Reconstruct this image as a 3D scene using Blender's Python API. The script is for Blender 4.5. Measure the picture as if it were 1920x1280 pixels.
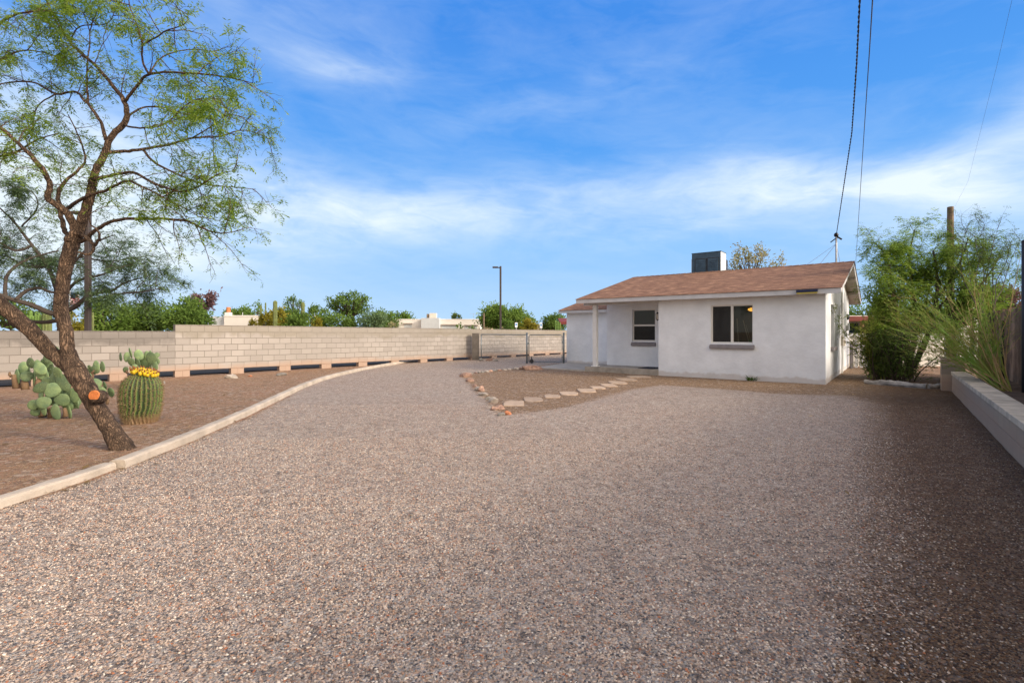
import bpy, bmesh, math, random
import numpy as np
from mathutils import Vector, Matrix, noise
R = math.radians
random.seed(7); np.random.seed(7)
for o in list(bpy.data.objects): bpy.data.objects.remove(o)
C = bpy.context.scene.collection
SC = bpy.context.scene

# ------------------------------------------------------------------ camera
F = 925.0; CX = 960.0; HY = 622.0; CH = 1.4          # focal length, centre and horizon in photo pixels, eye height
cam = bpy.data.cameras.new('camera'); camo = bpy.data.objects.new('camera', cam); C.objects.link(camo)
cam.lens = F*36/1920; cam.sensor_width = 36; cam.shift_y = -(640-HY)/1920
camo.location = (0, 0, CH); camo.rotation_euler = (R(90), 0, 0)
cam.clip_start = 0.05; cam.clip_end = 3000
SC.camera = camo
# ------------------------------------------------------------------ light
SUN_AZ = Vector((0.89, -0.455, 0)).normalized(); SUN_EL = R(24)
sd = Vector((SUN_AZ.x*math.cos(SUN_EL), SUN_AZ.y*math.cos(SUN_EL), math.sin(SUN_EL)))
sun = bpy.data.lights.new('sun', 'SUN'); suno = bpy.data.objects.new('sun', sun); C.objects.link(suno)
sun.energy = 2.7; sun.angle = R(9); sun.color = (1.0, 0.86, 0.70)
suno.rotation_euler = sd.to_track_quat('Z', 'Y').to_euler()
SC.view_settings.view_transform = 'Standard'; SC.view_settings.look = 'None'
SC.view_settings.exposure = 0.12; SC.view_settings.gamma = 1.0

def nd(nt, t, **kw):
    n = nt.nodes.new(t)
    for k, v in kw.items():
        if k.startswith('i_'):
            key = k[2:]
            key = int(key) if key.isdigit() else key
            n.inputs[key].default_value = v
        else: setattr(n, k, v)
    return n
def lk(nt, a, ao, b, bi): nt.links.new(a.outputs[ao], b.inputs[bi])
def mth(nt, op, a, b=None, c=None, clamp=False):
    n = nt.nodes.new('ShaderNodeMath'); n.operation = op; n.use_clamp = clamp
    for i, x in enumerate((a, b, c)):
        if x is None: continue
        if isinstance(x, (int, float)): n.inputs[i].default_value = x
        else: nt.links.new(x, n.inputs[i])
    return n.outputs[0]
def mixc(nt, f, a, b, bt='MIX'):
    n = nt.nodes.new('ShaderNodeMix'); n.data_type = 'RGBA'; n.blend_type = bt; n.clamp_factor = True
    for i, x in ((0, f), (6, a), (7, b)):
        if isinstance(x, (int, float)): n.inputs[i].default_value = x
        elif isinstance(x, tuple): n.inputs[i].default_value = (*x[:3], 1)
        else: nt.links.new(x, n.inputs[i])
    return n.outputs[2]
def ramp(nt, fac, stops, interp='LINEAR'):
    n = nt.nodes.new('ShaderNodeValToRGB'); n.color_ramp.interpolation = interp
    el = n.color_ramp.elements
    while len(el) < len(stops): el.new(0.5)
    for e, (p, c) in zip(el, stops):
        e.position = p; e.color = (*c, 1) if not isinstance(c, (int, float)) else (c, c, c, 1)
    nt.links.new(fac, n.inputs[0]); return n.outputs[0]

world = bpy.data.worlds.new('World'); SC.world = world; world.use_nodes = True
nt = world.node_tree; nt.nodes.clear()
out = nd(nt, 'ShaderNodeOutputWorld'); bg = nd(nt, 'ShaderNodeBackground')
tc = nd(nt, 'ShaderNodeTexCoord'); sep = nd(nt, 'ShaderNodeSeparateXYZ'); lk(nt, tc, 'Generated', sep, 0)
DX, DY, DZ = sep.outputs
el = mth(nt, 'ARCSINE', DZ); az = mth(nt, 'ARCTAN2', DX, DY)
base = ramp(nt, mth(nt, 'DIVIDE', el, 1.3), [(0.0, (.46, .68, .92)), (.045, (.41, .64, .93)), (.13, (.24, .52, .95)), (.26, (.095, .35, .86)), (.42, (.06, .265, .78)), (.85, (.05, .22, .72))])
# cloud layer: high thin streaks, in the sky's own azimuth and elevation
comb = nd(nt, 'ShaderNodeCombineXYZ')
nt.links.new(mth(nt, 'ADD', mth(nt, 'MULTIPLY', az, 1.0), mth(nt, 'MULTIPLY', el, 0.6)), comb.inputs[0])
nt.links.new(mth(nt, 'MULTIPLY', el, 3.2), comb.inputs[1])
n1 = nd(nt, 'ShaderNodeTexNoise', i_Scale=2.6, i_Detail=9.0, i_Roughness=0.58, i_Distortion=0.5); lk(nt, comb, 0, n1, 'Vector')
n2 = nd(nt, 'ShaderNodeTexNoise', i_Scale=9.0, i_Detail=8.0, i_Roughness=0.62, i_Distortion=0.8); lk(nt, comb, 0, n2, 'Vector')
nn = mth(nt, 'ADD', mth(nt, 'MULTIPLY', n1.outputs[0], 0.7), mth(nt, 'MULTIPLY', n2.outputs[0], 0.3))
def blob(px, py, wx, wy, s, tilt=0.0):
    a0 = math.atan((px-CX)/F); e0 = math.atan((HY-py)/F*math.cos(a0))
    sx = wx/F; sy = wy/F
    da = mth(nt, 'SUBTRACT', az, a0); de = mth(nt, 'SUBTRACT', mth(nt, 'SUBTRACT', el, e0), mth(nt, 'MULTIPLY', da, tilt))
    q = mth(nt, 'ADD', mth(nt, 'POWER', mth(nt, 'ABSOLUTE', mth(nt, 'DIVIDE', da, sx)), 2.0), mth(nt, 'POWER', mth(nt, 'ABSOLUTE', mth(nt, 'DIVIDE', de, sy)), 2.0))
    return mth(nt, 'MULTIPLY', mth(nt, 'EXPONENT', mth(nt, 'MULTIPLY', q, -1.0)), s)
blobs = [(1620, 345, 280, 34, .44, -.10), (1850, 415, 330, 50, .16, 0), (1330, 400, 190, 28, .22, 0.05), (1430, 310, 90, 26, .22, -.2), (820, 405, 360, 52, .46, .08),
         (560, 350, 110, 50, .18, 0), (480, 20, 230, 60, .09, -.15), (640, 125, 110, 28, .16, .05), (30, 330, 200, 120, .55, .0), (200, 420, 260, 90, .45, 0),
         (1900, 265, 120, 60, .25, .5), (1000, 200, 220, 30, .08, .2), (1250, 440, 150, 25, .12, .1)]
acc = None
for b in blobs:
    v = blob(*b); acc = v if acc is None else mth(nt, 'ADD', acc, v)
gen = ramp(nt, nn, [(.42, 0.0), (.72, 1.0)])
cl = mth(nt, 'MULTIPLY', acc, mth(nt, 'ADD', mth(nt, 'MULTIPLY', mth(nt, 'SUBTRACT', nn, .30, clamp=True), 5.2), 0.25))
cl = mth(nt, 'ADD', cl, mth(nt, 'MULTIPLY', gen, 0.17), clamp=True)
up = ramp(nt, DZ, [(.0, 1.0), (.75, 1.0), (.95, .3)])
zen = ramp(nt, DZ, [(.62, 0.0), (.85, .75)])
col = mixc(nt, mth(nt, 'MULTIPLY', cl, up), base, (.80, .91, 1.0))
col = mixc(nt, zen, col, (.62, .60, .60))  # unseen sky overhead greyed to lessen the blue fill light
# bright veil added as unseen fill light round the low sun (right and behind the camera), with the physical sky glowing through
sky = nd(nt, 'ShaderNodeTexSky', sky_type='NISHITA', sun_disc=False); sky.sun_elevation = SUN_EL
sky.sun_rotation = math.atan2(SUN_AZ.x, SUN_AZ.y); sky.air_density = 1.0; sky.dust_density = 1.5
dot = nd(nt, 'ShaderNodeVectorMath', operation='DOT_PRODUCT'); lk(nt, tc, 'Generated', dot, 0); dot.inputs[1].default_value = tuple(sd)
veil = ramp(nt, dot.outputs['Value'], [(.62, 0.0), (.85, .6), (.97, 1.0)], 'EASE')  # mask of the added fill light round the sun
backm = ramp(nt, mth(nt, 'MULTIPLY', DY, -1.0), [(.05, 0.0), (.55, 1.0)], 'EASE')
col = mixc(nt, mth(nt, 'MULTIPLY', backm, .85), col, (.98, .86, .72))  # unseen sky behind the camera, warmed and brightened as added fill
sun_fillc = nd(nt, 'ShaderNodeVectorMath', operation='SCALE'); sun_fillc.inputs[0].default_value = (3.4, 2.9, 2.4)
nt.links.new(veil, sun_fillc.inputs['Scale'])
nis = nd(nt, 'ShaderNodeVectorMath', operation='SCALE'); lk(nt, sky, 0, nis, 0); nt.links.new(mth(nt, 'MULTIPLY', veil, .05), nis.inputs['Scale'])
s1 = nd(nt, 'ShaderNodeVectorMath', operation='ADD'); lk(nt, sun_fillc, 0, s1, 0); lk(nt, nis, 0, s1, 1)
s2 = nd(nt, 'ShaderNodeVectorMath', operation='ADD'); lk(nt, s1, 0, s2, 0); nt.links.new(col, s2.inputs[1])
lk(nt, s2, 0, bg, 0); bg.inputs[1].default_value = 1.0; lk(nt, bg, 0, out, 0)

# ------------------------------------------------------------------ helpers
def P(px, py, Y): return Vector(((px-CX)/F*Y, Y, CH-(py-HY)/F*Y))
def G(px, py, z=0.0):
    Y = F*(CH-z)/(py-HY); return Vector(((px-CX)/F*Y, Y, z))
def S(n, Y): return n/F*Y          # size of n photo pixels at distance Y

class MB:
    def __init__(s): s.v = []; s.f = []; s.t = []
    def add(s, vs, fs, tone=0.5):
        b = len(s.v); s.v.extend([tuple(x) for x in vs]); s.f.extend([tuple(i+b for i in f) for f in fs])
        s.t.extend([tone]*len(vs))
    def box(s, x0, x1, y0, y1, z0, z1, M=None, tone=.5):
        vs = [Vector((x, y, z)) for z in (z0, z1) for y in (y0, y1) for x in (x0, x1)]
        if M is not None: vs = [M @ v for v in vs]
        s.add(vs, [(0, 2, 3, 1), (4, 5, 7, 6), (0, 1, 5, 4), (2, 6, 7, 3), (0, 4, 6, 2), (1, 3, 7, 5)], tone)
    def bevbox(s, x0, x1, y0, y1, z0, z1, b=.01, M=None, tone=.5):
        bm = bmesh.new(); bmesh.ops.create_cube(bm, size=1)
        for v in bm.verts: v.co = Vector(((x0+x1)/2+v.co.x*(x1-x0), (y0+y1)/2+v.co.y*(y1-y0), (z0+z1)/2+v.co.z*(z1-z0)))
        bmesh.ops.bevel(bm, geom=bm.edges[:], offset=b, segments=2, affect='EDGES', profile=.6)
        bm.verts.index_update(); vs = [v.co.copy() if M is None else M @ v.co for v in bm.verts]
        s.add(vs, [tuple(v.index for v in f.verts) for f in bm.faces], tone); bm.free()
    def tube(s, pts, rad, n=6, cap=True, tone=.5, wob=0.0, ribs=None):
        pts = [Vector(p) for p in pts]
        if isinstance(rad, (int, float)): rad = [rad]*len(pts)
        vs = []; prev = None
        for i, p in enumerate(pts):
            d = (pts[min(i+1, len(pts)-1)]-pts[max(i-1, 0)])
            if d.length < 1e-9: d = Vector((0, 0, 1))
            d.normalize()
            if prev is None:
                a = d.orthogonal().normalized()
            else:
                a = prev-d*prev.dot(d)
                a = a.normalized() if a.length > 1e-6 else d.orthogonal().normalized()
            prev = a; b = d.cross(a)
            for k in range(n):
                th = 2*math.pi*k/n; r = rad[i]
                if ribs: r *= 1+ribs*math.cos(k*math.pi)
                q = p+(a*math.cos(th)+b*math.sin(th))*r
                if wob: q = p+(q-p)*(1+wob*(noise.noise(q*5.0)+.6*noise.noise(q*14.0)))
                vs.append(q)
        fs = []
        for i in range(len(pts)-1):
            for k in range(n):
                fs.append((i*n+k, i*n+(k+1) % n, (i+1)*n+(k+1) % n, (i+1)*n+k))
        if cap and n > 2:
            fs.append(tuple(range(n-1, -1, -1))); fs.append(tuple((len(pts)-1)*n+k for k in range(n)))
        s.add(vs, fs, tone)
    def ell(s, c, rx, ry, rz, M=None, seg=12, rings=8, tone=.5, wob=0.0, seed=0):
        vs = [Vector((0, 0, -1))]
        for i in range(1, rings):
            ph = -math.pi/2+math.pi*i/rings
            for k in range(seg):
                th = 2*math.pi*k/seg; vs.append(Vector((math.cos(ph)*math.cos(th), math.cos(ph)*math.sin(th), math.sin(ph))))
        vs.append(Vector((0, 0, 1)))
        o = []
        for v in vs:
            q = v*(1+wob*noise.noise(v*1.6+Vector((seed, 0, 0)))) if wob else v
            q = Vector((q.x*rx, q.y*ry, q.z*rz)); q = M @ q if M is not None else q
            o.append(q+Vector(c))
        fs = [(0, 1+(k+1) % seg, 1+k) for k in range(seg)]
        for i in range(rings-2):
            b = 1+i*seg
            for k in range(seg): fs.append((b+k, b+(k+1) % seg, b+seg+(k+1) % seg, b+seg+k))
        b = 1+(rings-2)*seg; L = len(vs)-1
        for k in range(seg): fs.append((b+k, b+(k+1) % seg, L))
        s.add(o, fs, tone)
    def leaf(s, p, d, w, l, nrm, tone):
        sd_ = d.cross(nrm)
        if sd_.length < 1e-6: sd_ = d.orthogonal()
        sd_.normalize()
        s.add([p, p+d*l*.5+sd_*w*.5, p+d*l, p+d*l*.5-sd_*w*.5], [(0, 1, 2, 3)], tone)
    def build(s, name, mat, parent=None, smooth=False, loc=None):
        me = bpy.data.meshes.new(name)
        v = s.v
        if loc is not None: v = [(a-loc[0], b-loc[1], c-loc[2]) for a, b, c in v]
        me.from_pydata(v, [], s.f); me.materials.append(mat)
        at = me.attributes.new('tone', 'FLOAT', 'POINT'); at.data.foreach_set('value', s.t)
        if smooth: me.polygons.foreach_set('use_smooth', [True]*len(me.polygons))
        me.update()
        o = bpy.data.objects.new(name, me); C.objects.link(o)
        if loc is not None: o.location = loc
        if parent: o.parent = parent
        return o
def rvec():
    while True:
        v = Vector((random.uniform(-1, 1), random.uniform(-1, 1), random.uniform(-1, 1)))
        if .05 < v.length < 1: return v.normalized()
def tag(o, label=None, cat=None, group=None, kind=None):
    if label: o['label'] = label
    if cat: o['category'] = cat
    if group: o['group'] = group
    if kind: o['kind'] = kind
    return o
def empty(name, label, cat, loc=(0, 0, 0), rz=0, group=None):
    o = bpy.data.objects.new(name, None); C.objects.link(o); o.location = loc; o.rotation_euler = (0, 0, rz)
    o.empty_display_size = .2
    return tag(o, label, cat, group)
def ordinal(i): return ['first', 'second', 'third', 'fourth', 'fifth', 'sixth', 'seventh', 'eighth', 'ninth', 'tenth', 'eleventh', 'twelfth', 'thirteenth', 'fourteenth', 'fifteenth', 'sixteenth', 'seventeenth', 'eighteenth'][i]

# ------------------------------------------------------------------ materials
def pmat(name, col, rough=.8, metal=0.0, bump=0.0, bscale=30, var=0.0, vscale=3.0, spec=.3, col2=None, tone=0.0, coords='Object'):
    m = bpy.data.materials.new(name); m.use_nodes = True; t = m.node_tree; b = t.nodes['Principled BSDF']
    b.inputs['Roughness'].default_value = rough; b.inputs['Metallic'].default_value = metal; b.inputs['Specular IOR Level'].default_value = spec
    tcn = nd(t, 'ShaderNodeTexCoord')
    c = None
    if var or col2:
        n = nd(t, 'ShaderNodeTexNoise', i_Scale=vscale, i_Detail=8.0, i_Roughness=.6); lk(t, tcn, coords, n, 'Vector')
        c2 = col2 if col2 else tuple(x*(1-var) for x in col)
        c = mixc(t, ramp(t, n.outputs[0], [(.35, 0.0), (.65, 1.0)]), tuple(min(1, x*(1+var*.5)) for x in col), c2)
    if tone:
        a = nd(t, 'ShaderNodeAttribute', attribute_name='tone')
        k = mth(t, 'ADD', mth(t, 'MULTIPLY', a.outputs['Fac'], 2*tone), 1-tone)
        g = nd(t, 'ShaderNodeCombineColor'); [t.links.new(k, g.inputs[i]) for i in range(3)]
        c = mixc(t, 1.0, c if c is not None else col, g.outputs[0], 'MULTIPLY')
    if c is not None: t.links.new(c, b.inputs['Base Color'])
    else: b.inputs['Base Color'].default_value = (*col, 1)
    if bump:
        n = nd(t, 'ShaderNodeTexNoise', i_Scale=bscale, i_Detail=6.0, i_Roughness=.6); lk(t, tcn, coords, n, 'Vector')
        bn = nd(t, 'ShaderNodeBump', i_Strength=1.0, i_Distance=bump); lk(t, n, 0, bn, 'Height'); lk(t, bn, 0, b, 'Normal')
    return m
def leafmat(name, c1, c2, trans=.35):
    m = bpy.data.materials.new(name); m.use_nodes = True; t = m.node_tree; t.nodes.clear()
    o = nd(t, 'ShaderNodeOutputMaterial'); a = nd(t, 'ShaderNodeAttribute', attribute_name='tone')
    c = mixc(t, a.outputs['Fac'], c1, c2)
    d = nd(t, 'ShaderNodeBsdfDiffuse'); tr = nd(t, 'ShaderNodeBsdfTranslucent'); mx = nd(t, 'ShaderNodeMixShader', i_0=trans)
    t.links.new(c, d.inputs[0]); t.links.new(c, tr.inputs[0]); lk(t, d, 0, mx, 1); lk(t, tr, 0, mx, 2); lk(t, mx, 0, o, 0)
    return m
M = {}
M['bark'] = pmat('bark', (.30, .195, .125), .95, bump=.03, bscale=14, col2=(.09, .058, .04), vscale=9)
def furrow(m):
    t = m.node_tree; b = t.nodes['Principled BSDF']; tcn = nd(t, 'ShaderNodeTexCoord'); mp = nd(t, 'ShaderNodeMapping'); mp.inputs['Scale'].default_value = (1, 1, .30); mp.inputs['Rotation'].default_value = (0, .35, 0)
    lk(t, tcn, 'Object', mp, 0); v = nd(t, 'ShaderNodeTexVoronoi', i_Scale=34.0, feature='DISTANCE_TO_EDGE'); nz = nd(t, 'ShaderNodeTexNoise', i_Scale=16.0, i_Detail=5.0); lk(t, mp, 0, nz, 0)
    wv = nd(t, 'ShaderNodeVectorMath', operation='MULTIPLY_ADD'); lk(t, nz, 1, wv, 0); wv.inputs[1].default_value = (.12, .12, .12); lk(t, mp, 0, wv, 2); lk(t, wv, 0, v, 0)
    h = ramp(t, v.outputs[0], [(0, 0.0), (.28, 1.0)]); bn = nd(t, 'ShaderNodeBump', i_Strength=1.0, i_Distance=.03); t.links.new(h, bn.inputs['Height'])
    old = [n for n in t.nodes if n.type == 'BUMP' and n != bn][0]; lk(t, old, 0, bn, 'Normal'); lk(t, bn, 0, b, 'Normal')
    src = b.inputs['Base Color'].links[0].from_socket
    t.links.new(mixc(t, ramp(t, v.outputs[0], [(0.0, .75), (.16, 0.0)]), src, (.045, .03, .022)), b.inputs['Base Color'])
furrow(M['bark'])
M['bark_far'] = pmat('bark_far', (.07, .055, .045), .95)
M['twig'] = pmat('twig', (.14, .10, .06), .9, col2=(.08, .075, .035), vscale=6)
M['cut_wood'] = pmat('cut_wood', (.62, .20, .06), .8, var=.3, vscale=20)
M['leaf_mesquite'] = leafmat('leaf_mesquite', (.11, .21, .03), (.42, .55, .09), .5)
M['leaf_grey'] = leafmat('leaf_grey', (.09, .15, .07), (.21, .30, .14), .4)
M['leaf_green'] = leafmat('leaf_green', (.065, .12, .025), (.19, .29, .065), .4)
M['leaf_bright'] = leafmat('leaf_bright', (.085, .16, .03), (.25, .36, .08), .45)
M['leaf_olive'] = leafmat('leaf_olive', (.15, .15, .02), (.36, .31, .05), .4)
M['leaf_dark'] = leafmat('leaf_dark', (.035, .07, .022), (.15, .21, .06), .35)
M['leaf_purple'] = leafmat('leaf_purple', (.09, .05, .06), (.26, .16, .15), .3)
M['leaf_tan'] = leafmat('leaf_tan', (.16, .20, .05), (.46, .40, .22), .4)
M['leaf_broom'] = leafmat('leaf_broom', (.10, .19, .03), (.30, .42, .08), .35)
M['stem_green'] = pmat('stem_green', (.16, .30, .04), .6, col2=(.30, .22, .05), vscale=2)
M['stem_tan'] = pmat('stem_tan', (.40, .27, .12), .7, var=.4, vscale=4)
def stucco(name, col, stain=0.0):
    m = pmat(name, col, .9, bump=.016, bscale=5, var=.09, vscale=1.6)
    t = m.node_tree; b = t.nodes['Principled BSDF']
    tcn = nd(t, 'ShaderNodeTexCoord')
    f = nd(t, 'ShaderNodeTexNoise', i_Scale=90.0, i_Detail=3.0); lk(t, tcn, 'Object', f, 'Vector')
    bn = [n for n in t.nodes if n.type == 'BUMP'][0]
    b2 = nd(t, 'ShaderNodeBump', i_Strength=.6, i_Distance=.004); lk(t, f, 0, b2, 'Height'); lk(t, bn, 0, b2, 'Normal'); lk(t, b2, 0, b, 'Normal')
    # dust splashed up from the gravel along the foot of the wall
    sp = nd(t, 'ShaderNodeSeparateXYZ'); lk(t, tcn, 'Object', sp, 0)
    n = nd(t, 'ShaderNodeTexNoise', i_Scale=4.0, i_Detail=6.0); lk(t, tcn, 'Object', n, 'Vector')
    hgt = mth(t, 'ADD', sp.outputs[2], mth(t, 'MULTIPLY', n.outputs[0], -.22))
    msk = ramp(t, hgt, [(0.0, .45), (.06, 0.0)])
    src = b.inputs['Base Color'].links[0].from_socket
    t.links.new(mixc(t, msk, src, (.45, .36, .28)), b.inputs['Base Color'])
    return m
M['stucco'] = stucco('stucco', (.80, .825, .85))
M['white_paint'] = pmat('white_paint', (.72, .72, .71), .6, var=.06, vscale=4, bump=.002)
M['fascia'] = pmat('fascia', (.56, .56, .57), .6, var=.12, vscale=2.5, bump=.003)
M['sill'] = pmat('sill', (.25, .23, .235), .8, var=.15, vscale=6, bump=.003)
M['soffit'] = pmat('soffit', (.38, .33, .28), .8, var=.15, vscale=3)
M['frame'] = pmat('window_frame', (.72, .70, .66), .4)
M['concrete'] = pmat('concrete', (.42, .38, .33), .9, bump=.004, bscale=60, var=.18, vscale=2.2)
M['slabedge'] = pmat('slab', (.36, .32, .27), .9, bump=.004, bscale=40, var=.28, vscale=3)
M['curb'] = pmat('curb', (.47, .40, .32), .9, bump=.006, bscale=40, var=.22, vscale=3.0)
M['asphalt'] = pmat('asphalt', (.085, .07, .055), .9, bump=.004, bscale=120, var=.2, vscale=4)
M['galv'] = pmat('galvanised', (.20, .24, .26), .45, metal=.6, var=.2, vscale=8)
M['darkmetal'] = pmat('dark_metal', (.035, .036, .042), .5, metal=.3)
M['polebrown'] = pmat('pole_brown', (.075, .06, .055), .5, metal=.3)
M['wire'] = pmat('wire', (.03, .03, .04), .6)
M['mast'] = pmat('mast_metal', (.45, .46, .48), .4, metal=.5)
M['coolerdark'] = pmat('cooler_panel', (.06, .105, .15), .6, var=.25, vscale=5, metal=.2)
M['coolerlight'] = pmat('cooler_side', (.58, .62, .62), .5, var=.1, vscale=5)
M['beige'] = pmat('beige_paint', (.62, .56, .48), .8, var=.1)
M['terra'] = pmat('terracotta', (.55, .20, .08), .8, var=.15)
M['whitebld'] = pmat('pale_render', (.72, .69, .63), .9, var=.05, vscale=.6)
M['greybld'] = pmat('grey_render', (.50, .53, .54), .9, var=.05)
M['tan'] = pmat('tan_render', (.50, .40, .27), .9, var=.12)
M['yellow'] = pmat('ochre_render', (.60, .42, .20), .9, var=.08)
M['redtrim'] = pmat('red_trim', (.20, .045, .035), .6, var=.2)
M['glassdark'] = pmat('window_glass_dark', (.02, .03, .035), .08, spec=.5)
M['wood_old'] = pmat('weathered_wood', (.24, .155, .105), .9, bump=.01, bscale=12, var=.5, vscale=2.5, tone=.5)
M['polewood'] = pmat('pole_wood', (.21, .155, .105), .9, bump=.01, bscale=14, col2=(.11, .085, .06), vscale=5)
M['log'] = pmat('grey_stone_edge', (.34, .32, .30), .9, bump=.02, bscale=9, var=.4, vscale=5)
M['rock'] = pmat('pink_rock', (.42, .27, .195), .9, bump=.02, bscale=14, col2=(.19, .12, .095), vscale=8, tone=.35)
M['rockw'] = pmat('pale_rock', (.40, .345, .29), .9, bump=.01, bscale=14, var=.3, vscale=8)
M['rockg'] = pmat('grey_rock', (.25, .23, .20), .9, bump=.01, bscale=14, var=.3, vscale=8)
M['rocko'] = pmat('orange_rock', (.50, .20, .10), .9, bump=.01, bscale=14, var=.3, vscale=8)
M['step'] = pmat('buff_flagstone', (.42, .31, .22), .9, bump=.006, bscale=18, var=.2, vscale=6, tone=.18)
M['pad'] = pmat('prickly_pear_pad', (.19, .255, .11), .6, bump=.006, bscale=40, tone=.5, col2=(.115, .175, .09), vscale=9)
M['padold'] = pmat('corky_old_pad', (.22, .14, .08), .9, bump=.01, bscale=30, var=.3)
M['saguaro'] = pmat('saguaro_skin', (.15, .18, .06), .7, var=.25, vscale=6)
M['organ'] = pmat('organ_pipe_skin', (.20, .33, .08), .7, var=.25, vscale=6)
M['fruit'] = pmat('yellow_fruit', (.62, .42, .02), .5)
M['fruittip'] = pmat('dry_fruit_tip', (.22, .09, .03), .9)
M['spine'] = pmat('cactus_spine', (.25, .17, .09), .6)
M['black'] = pmat('black_enamel', (.01, .01, .012), .4)
M['solar'] = pmat('solar_panel', (.012, .018, .06), .25)
M['yellowp'] = pmat('yellow_plastic', (.55, .45, .10), .5)
M['mat'] = pmat('rubber_mat', (.012, .014, .03), .9)
M['carpaint'] = pmat('white_car_paint', (.7, .74, .78), .3, spec=.5)
M['tyre'] = pmat('tyre', (.02, .02, .02), .9)
M['signblue'] = pmat('sign_blue', (.08, .28, .55), .5)
M['red'] = pmat('flag_red', (.5, .02, .05), .7); M['white'] = pmat('flag_white', (.75, .75, .75), .7); M['navy'] = pmat('flag_blue', (.03, .06, .25), .7)
M['interior'] = pmat('room_wall', (.20, .18, .16), .9)
M['blind'] = pmat('blind_slat', (.22, .23, .21), .6)

# glass
g = bpy.data.materials.new('window_glass'); g.use_nodes = True; t = g.node_tree; t.nodes.clear()
o_ = nd(t, 'ShaderNodeOutputMaterial'); fr = nd(t, 'ShaderNodeFresnel', i_IOR=1.45); tr = nd(t, 'ShaderNodeBsdfTransparent'); tr.inputs[0].default_value = (.55, .6, .58, 1)
gl = nd(t, 'ShaderNodeBsdfGlossy', i_Roughness=.02); gl.inputs[0].default_value = (.8, .85, .85, 1)
mx = nd(t, 'ShaderNodeMixShader'); lk(t, fr, 0, mx, 0); lk(t, tr, 0, mx, 1); lk(t, gl, 0, mx, 2); lk(t, mx, 0, o_, 0); M['glass'] = g
# insect screen: fine dark mesh
g = bpy.data.materials.new('insect_screen'); g.use_nodes = True; t = g.node_tree; t.nodes.clear()
o_ = nd(t, 'ShaderNodeOutputMaterial'); tr = nd(t, 'ShaderNodeBsdfTransparent'); df = nd(t, 'ShaderNodeBsdfDiffuse'); df.inputs[0].default_value = (.055, .055, .055, 1)
mx = nd(t, 'ShaderNodeMixShader', i_0=.6); lk(t, tr, 0, mx, 1); lk(t, df, 0, mx, 2); lk(t, mx, 0, o_, 0); M['screen'] = g
g = bpy.data.materials.new('lamp_glow'); g.use_nodes = True; t = g.node_tree; b = t.nodes['Principled BSDF']
b.inputs['Base Color'].default_value = (.8, .4, .1, 1); b.inputs['Emission Color'].default_value = (1, .42, .06, 1); b.inputs['Emission Strength'].default_value = 3.0; M['lampglow'] = g
g = bpy.data.materials.new('cup_green'); g.use_nodes = True; t = g.node_tree; b = t.nodes['Principled BSDF']
b.inputs['Base Color'].default_value = (.02, .35, .06, 1); M['greentoy'] = g  # plain green base colour

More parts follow.
